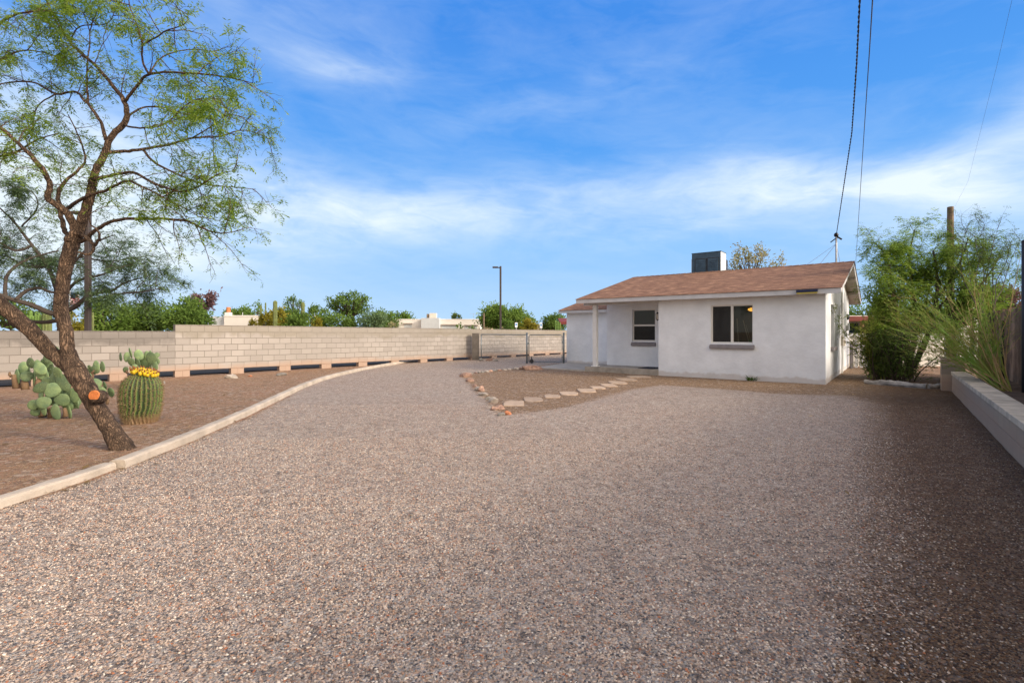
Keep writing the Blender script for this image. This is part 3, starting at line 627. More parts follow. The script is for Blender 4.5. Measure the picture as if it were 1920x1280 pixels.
# roof
def roofslab(xa, xb, y0, yr, y1, zf_, th=.14, slp=SLP):
    """shingle top sheets + boarded underside"""
    zt = lambda y: zf_+slp*(y-y0) if y <= yr else zf_+slp*(yr-y0)-slp*(y-yr)
    t_ = MB(); ov = .025
    t_.add([(xa-ov, y0-ov, zt(y0)+.012-slp*ov), (xb+ov, y0-ov, zt(y0)+.012-slp*ov), (xb+ov, yr, zt(yr)+.012), (xa-ov, yr, zt(yr)+.012)], [(0, 1, 2, 3)])
    t_.add([(xa-ov, yr, zt(yr)+.012), (xb+ov, yr, zt(yr)+.012), (xb+ov, y1+ov, zt(y1)+.012-slp*ov), (xa-ov, y1+ov, zt(y1)+.012-slp*ov)], [(0, 1, 2, 3)])
    # thickness lip of the shingles
    for (p, q) in (((xa-ov, y0-ov), (xb+ov, y0-ov)),):
        z = zt(y0)+.012-slp*ov; t_.add([(p[0], p[1], z), (q[0], q[1], z), (q[0], q[1], z-.012), (p[0], p[1], z-.012)], [(0, 3, 2, 1)])
    # ridge cap
    n = int((xb-xa)/.22)
    for k in range(n+1):
        x0_, x1_ = xa-ov+k*.22, min(xa-ov+k*.22+.25, xb+ov)
        h0, h1 = .026, .018
        if x1_ <= x0_: continue
        t_.add([(x0_, yr-.14, zt(yr-.14)+.014), (x1_, yr-.14, zt(yr-.14)+h0), (x1_, yr, zt(yr)+h0+.004), (x0_, yr, zt(yr)+h1), (x0_, yr+.14, zt(yr+.14)+.014), (x1_, yr+.14, zt(yr+.14)+h0)], [(0, 1, 2, 3), (3, 2, 5, 4)], .4)
    s_ = MB(); e = .02
    zb_ = lambda y: zt(y)-th+.02
    s_.add([(xa+e, y0+e, zb_(y0+e)), (xb-e, y0+e, zb_(y0+e)), (xb-e, yr, zb_(yr)), (xa+e, yr, zb_(yr))], [(3, 2, 1, 0)])
    s_.add([(xa+e, yr, zb_(yr)), (xb-e, yr, zb_(yr)), (xb-e, y1-e, zb_(y1-e)), (xa+e, y1-e, zb_(y1-e))], [(3, 2, 1, 0)])
    f_ = MB()
    def board(p, q, n_, w_=.03, hh=th):     # board hanging below the edge p-q, n_ outward
        p = Vector(p); q = Vector(q); n_ = Vector(n_)
        vs = [p, q, q-Z_*hh, p-Z_*hh]; vs2 = [v-n_*w_ for v in vs]
        f_.add(vs+vs2, [(0, 3, 2, 1), (4, 5, 6, 7), (0, 1, 5, 4), (3, 7, 6, 2), (0, 4, 7, 3), (1, 2, 6, 5)])
    board((xa, y0, zt(y0)), (xb, y0, zt(y0)), (0, -1, 0)); board((xb, y1, zt(y1)), (xa, y1, zt(y1)), (0, 1, 0))
    for (x, s) in ((xb, 1), (xa, -1)):
        board((x, y0+.031, zt(y0+.031)-.001), (x, yr, zt(yr)-.001), (s, 0, 0), .025, .135); board((x, yr, zt(yr)-.001), (x, y1-.031, zt(y1-.031)-.001), (s, 0, 0), .025, .135)
    return t_, s_, f_
t_, s_, f_ = roofslab(-7.38, .37, -.4, 4.4, 8.8, 2.53)
roof = t_.build('roof', M['shingle'], house)
s_.build('soffit', M['soffit'], roof); f_.build('fascia', M['fascia'], roof)
# purlins under the gable overhang
for y in (1.5, 3.0, 5.6, 7.2): mb = MB(); mb.bevbox(.0, .345, y-.04, y+.04, ztop(y)-.25, ztop(y)-.15, .004); mb.build('rafter_end', M['soffit'], roof)
# wing at the left, set back
wing = MB(); XW = -10.1; YW = 3.4; zw = 2.33+SLP*.3-.13
wing.add([(XW, YW, -.05), (XL, YW, -.05), (XL, YW, zw), (XW, YW, zw)], [(0, 1, 2, 3)])
wing.add([(XW, 8.2, -.05), (XW, YW, -.05), (XW, YW, zw), (XW, 5.8, zw+SLP*2.4), (XW, 8.2, zw)], [(0, 1, 2, 3, 4)])
wing.add([(XL, 8.2, -.05), (XW, 8.2, -.05), (XW, 8.2, zw), (XL, 8.2, zw)], [(0, 1, 2, 3)])
wo = wing.build('wall', M['stucco'], house); wo['label'] = 'set back left wing of the house'
t_, s_, f_ = roofslab(-10.33, -7.03, 3.1, 5.8, 8.5, 2.34, .12)
wr = t_.build('roof', M['shingle'], house); wr['label'] = 'lower roof over the left wing'
s_.build('soffit', M['soffit'], wr); f_.build('fascia', M['fascia'], wr)
# porch: slab, lower slab, post
mb = MB(); mb.bevbox(-7.25, XM-.003, -.02, RD+.0, -.1, .18, .01); mb.build('porch_slab', M['slabedge'], house)
mb = MB(); vs = [(-9.35, -.03), (-7.253, -.03), (-7.253, 3.4), (-10.0, 3.4)]
mb.add([(x, y, -.05) for x, y in vs]+[(x, y, .045) for x, y in vs], [(4, 5, 6, 7), (0, 1, 5, 4), (1, 2, 6, 5), (2, 3, 7, 6), (3, 0, 4, 7)]); mb.build('path_slab', M['concrete'], house)
mb = MB(); mb.bevbox(-7.25, -7.0, 1.2, 3.395, -.1, .05, .01)
mb.bevbox(-6.96, -6.81, .02, .17, .2, ztop(.1)-.15, .006); mb.bevbox(-7.0, -6.77, -.015, .21, .18, .21, .006); mb.build('porch_post', M['white_paint'], house)
mb = MB(); mb.bevbox(-7.30, XM+.02, -.02, .10, ztop(0)-.30, ztop(0)-.16, .005); mb.build('porch_beam', M['fascia'], house)
# lantern on the return wall
mb = MB(); mb.bevbox(XM-.03, XM, .16, .24, 1.82, 1.98, .004); mb.tube([(XM-.02, .2, 1.95), (XM-.06, .2, 2.03), (XM-.11, .2, 2.02)], .01)
mb.tube([(XM-.11, .2, 2.04), (XM-.11, .2, 1.99)], [.012, .07], 6); mb.tube([(XM-.11, .2, 1.80), (XM-.11, .2, 1.77)], [.05, .02], 6)
for k in range(6):
    a_ = math.pi/3*k; mb.tube([(XM-.11+.062*math.cos(a_), .2+.062*math.sin(a_), 1.99), (XM-.11+.048*math.cos(a_), .2+.048*math.sin(a_), 1.80)], .005, 4)
lan = mb.build('wall_lantern', M['black'], house)
mb = MB(); mb.tube([(XM-.11, .2, 1.81), (XM-.11, .2, 1.98)], [.044, .055], 6); mb.build('lantern_glass', M['beige'], lan)
# solar light on the fascia
mb = MB(); mb.bevbox(-.62, -.13, -.475, -.405, 2.44, 2.51, .006); sl = mb.build('eave_light', M['solar'], house)
mb = MB(); mb.bevbox(-.61, -.14, -.46, -.41, 2.402, 2.438, .004); mb.build('light_lens', M['yellowp'], sl)
# electrical riser, meters and conduit on the gable wall
mb = MB(); mb.tube([(.045, 4.25, 2.0), (.045, 4.25, 3.30)], .03, 10); mb.tube([(.03, 4.7, .0), (.03, 4.7, 2.75)], .022, 8); mb.tube([(.03, 5.1, .1), (.03, 5.1, 2.4)], .014, 8)
mb.tube([(.03, 3.6, 1.2), (.03, 3.6, 2.2), (.03, 4.2, 2.35)], .014, 8); mb.build('conduit', M['white_paint'], house)
mb = MB(); mb.bevbox(0, .11, 5.35, 5.75, 1.62, 2.12, .01); mt = mb.build('meter_box', M['coolerlight'], house)
mb = MB(); mb.ell((.13, 5.55, 1.92), .06, .10, .10, seg=16); mb.build('meter_glass', M['glassdark'], mt, True)
mb = MB(); mb.bevbox(0, .10, 6.6, 7.0, 1.45, 1.72, .01); b_x = mb.build('meter_box', M['coolerlight'], house)
mb = MB(); mb.bevbox(0, .09, 4.85, 5.25, .92, 1.12, .01); mb.build('meter_box', M['beige'], house)
mb = MB(); mb.bevbox(0, .07, 4.6, 4.78, .93, 1.28, .01); mb.build('switch_box', M['beige'], house)

# cooler on the roof
ev = empty('evaporative_cooler', 'slate blue evaporative cooler with pale side standing on the roof ridge', 'rooftop cooler', A0+RR*(-4.5)+V*5.2+Z_*3.6, hrot)
ex0, ex1, ey0, ey1 = -.55, .57, -.40, .34; ez0, ez1 = -.12, .97
mb = MB(); mb.bevbox(ex0, ex1-.012, ey0, ey1, ez0, ez1-.03, .008); mb.build('cabinet', M['coolerdark'], ev)
mb = MB(); mb.bevbox(ex0-.01, ex1+.012, ey0-.012, ey1+.012, ez1-.03, ez1, .006); mb.build('lid', M['coolerdark'], ev)
mb = MB(); mb.bevbox(ex1-.012, ex1, ey0+.003, ey1-.002, ez0, ez1-.03, .003); mb.build('side_panel', M['coolerlight'], ev)
for xx in (-.40, .08):
    mb = MB(); mb.bevbox(xx, xx+.40, ey0-.03, ey0-.002, .28-.15, .28+.42, .006)
    for k in range(7): mb.bevbox(xx+.03, xx+.37, ey0-.042, ey0-.028, .17+k*.07, .19+k*.07, .003)
    mb.build('pad_panel', M['coolerdark'], ev)
    mb = MB(); mb.bevbox(xx-.03, xx+.43, ey0-.012, ey0-.001, .10, .73, .002); mb.build('pad_frame', M['darkmetal'], ev)
mb = MB(); mb.bevbox(ex1-.5, ex1-.02, ey1+.012, ey1+.36, .05, .72, .01); mb.build('motor_box', M['darkmetal'], ev)
mb = MB(); mb.tube([(ex0-.03, ey0+.1, .75), (ex0-.03, ey0+.1, .5), (ex0-.01, ey0+.02, -.1)], .018, 6); mb.build('water_line', M['beige'], ev)
mb = MB(); mb.bevbox(-.16, .16, -.16, .16, -.35, .22, .01); mb.bevbox(-.20, .20, -.20, .20, .22, .27, .01)
vb = mb.build('roof_vent', M['beige']); vb.location = A0+RR*(-3.35)+V*5.5+Z_*3.52; vb.rotation_euler = (0, 0, hrot); tag(vb, 'small beige box vent on the roof just right of the cooler', 'roof vent')

# service mast
mp = A0+RR*(-.12)+V*4.45
sm = empty('service_mast', 'thin grey service mast with guy wires standing at the gable end of the roof', 'mast', (mp.x, mp.y, 3.65))
mb = MB(); mb.tube([(0, 0, 0), (0, 0, .98)], .03, 10); mb.build('pole', M['mast'], sm)
mb = MB(); mb.ell((0, 0, 1.02), .07, .07, .08); mb.tube([(0, 0, .98), (.12, -.1, .85)], .03, 6); mb.tube([(-.02, 0, .9), (-.16, .05, .78)], .02, 6); mb.build('weatherhead', M['black'], sm)
mb = MB()
for q in ((-.9, .72, -.12), (.75, .8, -.25), (-.2, .9, -.1)): mb.tube([(0, 0, .72), q], .006, 4)
mb.build('guy_wire', M['mast'], sm)
def cable(name, pts, r, label, twist=False, group='overhead cables'):
    mb = MB(); q = []
    n = len(pts)
    for i in range(n-1):
        for k in range(24):
            t_ = k/24; q.append(Vector(pts[i]).lerp(Vector(pts[i+1]), t_)-Z_*math.sin(math.pi*((i+t_)/(n-1)))*0.0)
    q.append(Vector(pts[-1]))
    if twist:
        fine_ = []
        for i in range(len(q)-1):
            for k in range(8): fine_.append(q[i].lerp(q[i+1], k/8))
        L = 0; dd = 0
        for ph, rr_ in ((0, r), (math.pi, r*.75)):
            pp = []; L = 0
            for i, p in enumerate(fine_):
                if i: L += (p-fine_[i-1]).length
                a_ = L*22+ph; pp.append(p+Vector((math.cos(a_)*r*.95, 0, math.sin(a_)*r*.95)))
            mb.tube(pp, rr_, 5)
    else: mb.tube(q, r, 5)
    return tag(mb.build(name, M['wire']), label, 'cable', group)
mtop = Vector((mp.x, mp.y, 4.66))
cable('overhead_cable', [mtop, P(1597, 250, 10.5), P(1606, 120, 8.0), P(1612, 0, 6.3), P(1612, 0, 6.3)+(P(1612, 0, 6.3)-P(1606, 120, 8.0))*4], .0085, 'thick twisted overhead cable running down to the mast on the roof', True)
cable('overhead_cable', [P(1604, 500, 30), P(1620, 250, 14), P(1630, 100, 9), P(1636, 0, 7), P(1636, 0, 7)+(P(1636, 0, 7)-P(1630, 100, 9))*4], .009, 'thinner overhead cable passing just right of the twisted one')
cable('overhead_cable', [P(1784, 400, 24), P(1815, 340, 19), P(1870, 120, 10), P(1893, 20, 8), P(1893, 20, 8)+(P(1893, 20, 8)-P(1870, 120, 10))*3], .002, 'faint hair thin cable leading from the wooden pole top')
cable('overhead_cable', [P(1790, 452, 24), P(1850, 458, 22), P(1915, 466, 20), P(2000, 480, 18)], .008, 'thin cable running right from the wooden utility pole at tree height')
up_ = P(1782, 388, 24)
mb = MB(); mb.tube([(up_.x, up_.y, 0), (up_.x, up_.y, 3), (up_.x, up_.y, up_.z)], [.17, .155, .125], 12)
po = tag(mb.build('utility_pole', M['polewood'], loc=(up_.x, up_.y, 0)), 'weathered wooden utility pole rising through the tree at right', 'utility pole')
mb = MB(); mb.bevbox(.10, .24, -.05, .05, 5.9, 6.15, .01); mb.build('bracket', M['darkmetal'], po)

# doormat
mb = MB(); mb.bevbox(-.42, .42, -.26, .26, 0, .014, .005)
dm = mb.build('doormat', M['mat']); dm.location = A0+RR*(-5.06)+V*.55+Z_*.183; dm.rotation_euler = (0, 0, hrot+math.pi/2*1); tag(dm, 'dark doormat lying on the porch slab beside the return wall', 'doormat')

# ------------------------------------------------------------------ chain-link fence and gate
pil = Vector((-.0735*24.7, 24.7, 0))
mb = MB(); mb.bevbox(-.17, .17, -.17, .17, -.1, 1.33, .01); p_ = mb.build('block_pillar', pmat('pillar_block', (.16, .14, .12), .9, bump=.01, bscale=30, var=.3)); p_.location = pil
tag(p_, 'dark grey concrete pillar where the chain link fence meets the block wall', 'pillar')
def mesh_panel(mb, a, b, z0, z1, sp=.065, r=.0016):
    a = Vector(a); b = Vector(b); L = (b-a).length; d = (b-a).normalized(); H = z1-z0
    n = int((L+H)/sp)
    for s in (1, -1):
        for k in range(n):
            u0 = k*sp-H if s > 0 else k*sp
            u1 = u0+H if s > 0 else u0-H
            pa, pb = [u0, z0], [u1, z1]
            lo_, hi_ = 0, L
            def clip(p, q):
                if p[0] < lo_: t = (lo_-p[0])/(q[0]-p[0]); p = [lo_, p[1]+(q[1]-p[1])*t]
                elif p[0] > hi_: t = (hi_-p[0])/(q[0]-p[0]); p = [hi_, p[1]+(q[1]-p[1])*t]
                return p
            if max(u0, u1) <= lo_ or min(u0, u1) >= hi_: continue
            A_, B_ = clip(pa, pb), clip(pb, pa)
            mb.tube([a+d*A_[0]+Z_*A_[1], a+d*B_[0]+Z_*B_[1]], r, 3, cap=False)
gp0 = Vector((-.0625*24.55, 24.55, 0)); gp1 = G(988, 681); gp2 = G(1057, 682)
cf = empty('chain_link_fence', 'grey chain link fence panel between the dark pillar and the gate', 'fence', gp0)
mb = MB(); z1 = 1.27; L = gp1-gp0
mb.tube([(0, 0, .0), (0, 0, z1)], .024, 8); mb.build('post', M['galv'], cf, True)
mb = MB(); mb.tube([L, L+Z_*(z1+.06)], .038, 10); mb.ell(L+Z_*(z1+.07), .045, .045, .03); mb.build('post', M['galv'], cf, True)
mb = MB(); mb.tube([Z_*z1, L+Z_*z1], .021, 8); mb.build('rail', M['galv'], cf, True)
mb = MB(); mesh_panel(mb, (0, 0, 0), L, .05, z1); mb.build('wire_mesh', M['galv'], cf)
cg = empty('chain_link_gate', 'chain link gate with rounded tube frame beside the house wing', 'gate', gp1)
L = gp2-gp1; d = L.normalized(); a_, b_ = d*.09, L-d*.07
mb = MB(); fr_pts = [a_+Z_*.08, a_+Z_*(z1-.06), a_+d*.06+Z_*z1, b_-d*.06+Z_*z1, b_+Z_*(z1-.06), b_+Z_*.08, a_+Z_*.08]
mb.tube(fr_pts, .019, 8); mb.build('gate_frame', M['galv'], cg, True)
mb = MB(); mesh_panel(mb, a_, b_, .1, z1); mb.build('wire_mesh', M['galv'], cg)
mb = MB(); mb.tube([L, L+Z_*(z1+.06)], .038, 10); mb.ell(L+Z_*(z1+.07), .045, .045, .03); mb.build('post', M['galv'], cg, True)
for z in (.95, .3): mb = MB(); mb.bevbox(L.x-.09, L.x-.02, L.y-.03, L.y+.03, z-.03, z+.03, .006); mb.build('hinge', M['galv'], cg)
mb = MB(); mb.bevbox(.0, .1, -.03, .03, .86, .92, .006); mb.build('latch', M['galv'], cg)
mb = MB(); wh = a_+d*.12+Vector((0, -.07, .1))
mb.tube([wh-Vector((0, .02, 0)), wh+Vector((0, .02, 0))], .09, 16); mb.tube([wh+Z_*.01, wh+Z_*.2], .02, 6); mb.build('gate_wheel', M['darkmetal'], cg)

# ------------------------------------------------------------------ rocks and stepping stones
def rock(name, c, sx, sy, sz, mat, label, cat='rock', group=None, rz=None, seed=None):
    mb = MB(); bm = bmesh.new(); bmesh.ops.create_icosphere(bm, subdivisions=3, radius=1)
    sdn = random.uniform(0, 99) if seed is None else seed
    for v in bm.verts:
        p = v.co.copy(); q = p*(1+.38*noise.noise(p*1.3+Vector((sdn, 0, 0)))+.16*noise.noise(p*3.1+Vector((0, sdn, 0))))
        # flatten into facets
        for k in range(7):
            rnd = random.Random(int(sdn*100)+k); n_ = Vector((rnd.uniform(-1, 1), rnd.uniform(-1, 1), rnd.uniform(-.4, 1))).normalized()
            dd = q.dot(n_)-.72
            if dd > 0: q -= n_*dd*.85
        v.co = Vector((q.x*sx, q.y*sy, q.z*sz))
    bm.verts.index_update(); tn = random.random()
    mb.add([v.co.copy() for v in bm.verts], [tuple(v.index for v in f.verts) for f in bm.faces], tn); bm.free()
    o = mb.build(name, mat); o.location = (c[0], c[1], c[2]+sz*.45); o.rotation_euler = (random.uniform(-.15, .15), random.uniform(-.15, .15), random.uniform(0, 6.28) if rz is None else rz)
    return tag(o, label, cat, group)
RG = 'rocks edging the brown gravel island'
rk = [(873, 706, 17, 9, 'rock', 'long pink rock at the far left corner of the island edge'),
      (881, 715, 13, 8, 'rock', 'blocky pink rock next down from the long corner rock'),
      (890, 725, 9, 5, 'rock', 'small pinkish rock halfway down the left edge of the island'),
      (896, 732, 11, 9, 'rockw', 'pale upright rock on the left edge of the island'),
      (902, 733, 9, 11, 'rock', 'pointed pink rock leaning beside the pale upright one'),
      (905, 741, 14, 7, 'rockw', 'whitish flat topped rock, lowest of the pale ones on the left edge'),
      (916, 749, 9, 7, 'rockg', 'small brown grey rock between the pale rocks and the near corner'),
      (926, 754, 13, 12, 'rockw', 'tall pale rock near the near corner of the island'),
      (926, 768, 12, 7, 'rock', 'dark pink rock left of the near corner of the island'),
      (937, 767, 14, 9, 'rock', 'pink rock just behind the near corner of the island'),
      (940, 778, 11, 6, 'rockg', 'grey rock at the very near corner of the island'),
      (952, 777, 10, 8, 'rocko', 'bright orange rock at the near corner of the island'),
      (866, 703, 7, 4, 'rockg', 'small dark rock beside the far left corner rock'),
      (996, 693, 25, 11, 'rock', 'big pale pink boulder at the end of the path slab')]
for (px, py, w_, h_, mt_, lb) in rk:
    g_ = G(px, py); rock('rock', (g_.x, g_.y, 0), S(w_, g_.y)*.72, S(w_, g_.y)*.5, S(h_, g_.y)*.66, M[mt_], lb, group=RG, rz=random.uniform(-.5, .5))
sm_px = [(884, 701), (892, 700), (898, 699.2), (905, 698.4), (913, 697.4), (920, 696.4), (928, 695.6), (937, 695), (947, 694), (954, 693.4), (961, 692.8), (969, 692.3), (976, 691.8), (984, 692.0)]
for i, (px, py) in enumerate(sm_px):
    g_ = G(px, py); w_ = random.uniform(8, 12)
    rock('rock', (g_.x, g_.y, 0), S(w_, g_.y)*.55, S(w_, g_.y)*.4, S(random.uniform(3.2, 5), g_.y)*.6, M[random.choice(['rock', 'rock', 'rockw', 'rockg'])], ordinal(i)+' small rock from the left along the far edge of the island', group=RG)
for (px, py, w_, h_, mt_, lb) in [(435, 709, 22, 9, 'rockw', 'whitish rock on the soil under the block wall, leftmost of three'), (469, 706, 8, 4, 'rocko', 'small orange rock between the whitish and the grey rock'), (527, 704, 20, 7, 'rockg', 'low grey rock on the soil close to the bend of the kerb'),
                          (902, 676, 10, 6, 'rockg', 'dark rock lying beside the concrete pillar'), (918, 676, 14, 6, 'rock', 'broken reddish rubble lying inside the chain link fence'), (931, 676.5, 9, 4, 'rockg', 'small grey rubble piece right of the reddish rubble'),
                          (305, 719, 10, 6, 'rockg', 'small brown rock right of the barrel cactus'), (1798, 738, 16, 7, 'rockw', 'pale stone lying at the foot of the low wall end'), (1662, 699, 12, 5, 'rockw', 'pale flat stone on the brown soil near the picket gate')]:
    g_ = G(px, py); rock('rock', (g_.x, g_.y, 0), S(w_, g_.y)*.55, S(w_, g_.y)*.4, S(h_, g_.y)*.6, M[mt_], lb)
steps = [(963.6, 757, 37, 7), (999, 749.5, 33, 5.5), (1036, 743.5, 28, 4.5), (1066, 738, 31, 4.5), (1100, 732.5, 31, 5), (1121, 727, 24, 3.5), (1141, 722.5, 25, 4), (1158, 717.5, 28, 4), (1175, 711.8, 34, 3.5), (1197, 706.5, 38, 3)]
for i, (px, py, w_, h_) in enumerate(steps):
    g_ = G(px, py); mb = MB(); n = 12; a0 = random.uniform(0, 6)
    ring = []
    ry = min(.40, g_.y**2/(F*CH)*h_*.56+.04)
    for k in range(n):
        a_ = 2*math.pi*(k+.5)/n; r_ = 1.22/(abs(math.cos(a_))**5+abs(math.sin(a_))**5)**(1/5)*random.uniform(.80, .98)
        ring.append((math.cos(a_)*r_*S(w_, g_.y)*.5, math.sin(a_)*r_*ry))
    tn = random.random()
    mb.add([(x, y, -.03) for x, y in ring]+[(x, y, .012) for x, y in ring]+[(x*.96, y*.96, .018) for x, y in ring], [tuple(2*n+k for k in range(n))]+[(k, (k+1) % n, n+(k+1) % n, n+k) for k in range(n)]+[(n+k, n+(k+1) % n, 2*n+(k+1) % n, 2*n+k) for k in range(n)], tn)
    o = mb.build('stepping_stone', M['step']); o.location = g_
    tag(o, 'flat buff stepping stone, '+(ordinal(9-i)+' from the porch' if i > 4 else ordinal(i)+' from the near rock corner'), 'stepping stone', 'stepping stones leading to the porch')

# ------------------------------------------------------------------ foliage machinery
def frond(mb, p, d, size, npair=4, lw=.28, tone=None, droop=.25):
    """a feathery compound leaf: a curved stalk with pairs of narrow leaflets"""
    tone = random.random() if tone is None else tone
    d = d.normalized(); side = d.cross(Z_)
    side = side.normalized() if side.length > .1 else rvec()
    q = p.copy(); dd = d.copy()
    for k in range(npair):
        q = q+dd*size/npair; dd = (dd-Z_*droop/npair*1.5).normalized()
        for s in (1, -1):
            l = size*.5*(1-.35*abs(k/npair-.4)); ld = (dd*.45+side*s+rvec()*.25-Z_*.15).normalized()
            mb.leaf(q, ld, l*lw, l, (rvec()*.5+Z_).normalized(), min(1, max(0, tone+random.uniform(-.15, .15))))
def wander(p, d, L, n, wob=.25, grav=0.0, up=0.0):
    pts = [p.copy()]; d = d.normalized()
    for k in range(n):
        d = (d+rvec()*wob+Z_*(up-grav)).normalized(); pts.append(pts[-1]+d*L/n)
    return pts
def spline(pts, sub=4):
    q = []
    for i in range(len(pts)-1):
        p0 = pts[max(i-1, 0)]; p1 = pts[i]; p2 = pts[i+1]; p3 = pts[min(i+2, len(pts)-1)]
        for k in range(sub):
            t_ = k/sub; q.append(.5*((2*p1)+(-p0+p2)*t_+(2*p0-5*p1+4*p2-p3)*t_*t_+(-p0+3*p1-3*p2+p3)*t_**3))
    q.append(pts[-1].copy()); return q

def limb_tree(root, mb, lf, limbs, spawn, l1, l2, fsz, r1=.009, trunk_n=10, minr=.012, leafskip=.3, upb=.05, fl=5, gravity=.05):
    """limbs: list of (points, radii). Big wood into mb, twigs into mb too; leaves into lf."""
    for (pts, rad, leafy) in limbs:
        sub = 5; sp = spline(pts, sub); rr_ = []
        for i in range(len(pts)-1):
            for k in range(sub): rr_.append(rad[i]+(rad[i+1]-rad[i])*k/sub)
        rr_.append(rad[-1])
        big = rad[0] > .05
        rr_ = [r*(.86 if big else .70) for r in rr_]
        jit = [p+rvec()*(min(.012, rr_[i]*.35) if not big else .006) for i, p in enumerate(sp)]
        mb.tube(jit, rr_, 20 if big else 7, wob=.07 if big else 0)
        if leafy <= 0: continue
        acc_ = 0
        for i in range(1, len(jit)):
            seg = jit[i]-jit[i-1]; acc_ += seg.length
            frac = i/len(jit)
            if frac < 1-leafy: acc_ = 0; continue
            while acc_ > spawn:
                acc_ -= spawn*random.uniform(.7, 1.3)
                t_ = seg.normalized(); side = rvec(); side = (side-t_*side.dot(t_)).normalized()
                d1 = (t_*random.uniform(.3, 1.0)+side*.9+Z_*upb).normalized()
                L1 = l1*random.uniform(.45, 1.15)*(1.0 if frac < .85 else .75)
                b1 = wander(jit[i], d1, L1, 6, .22, gravity); dens = random.choice((.3, .7, 1.9))
                mb.tube(b1, [r1*(1-.75*k/6) for k in range(7)], 4, cap=False)
                for k in range(1, 7):
                    for _ in range(2 if random.random() < .55 else 1):
                        d2 = ((b1[k]-b1[k-1]).normalized()*.8+rvec()).normalized()
                        L2 = l2*random.uniform(.4, 1.1)
                        b2_ = wander(b1[k], d2, L2, 4, .3, gravity*1.5)
                        mb.tube(b2_, [r1*.35*(1-.5*j/4) for j in range(5)], 3, cap=False)
                        if random.random() < leafskip: continue
                        for _f in range(int(fl*dens+.5)):
                            j = random.randint(1, 4); frond(lf, b2_[j], ((b2_[j]-b2_[j-1]).normalized()*.5+rvec()*.8-Z_*.2), fsz*random.uniform(.6, 1.2), random.choice((3, 4, 5)))

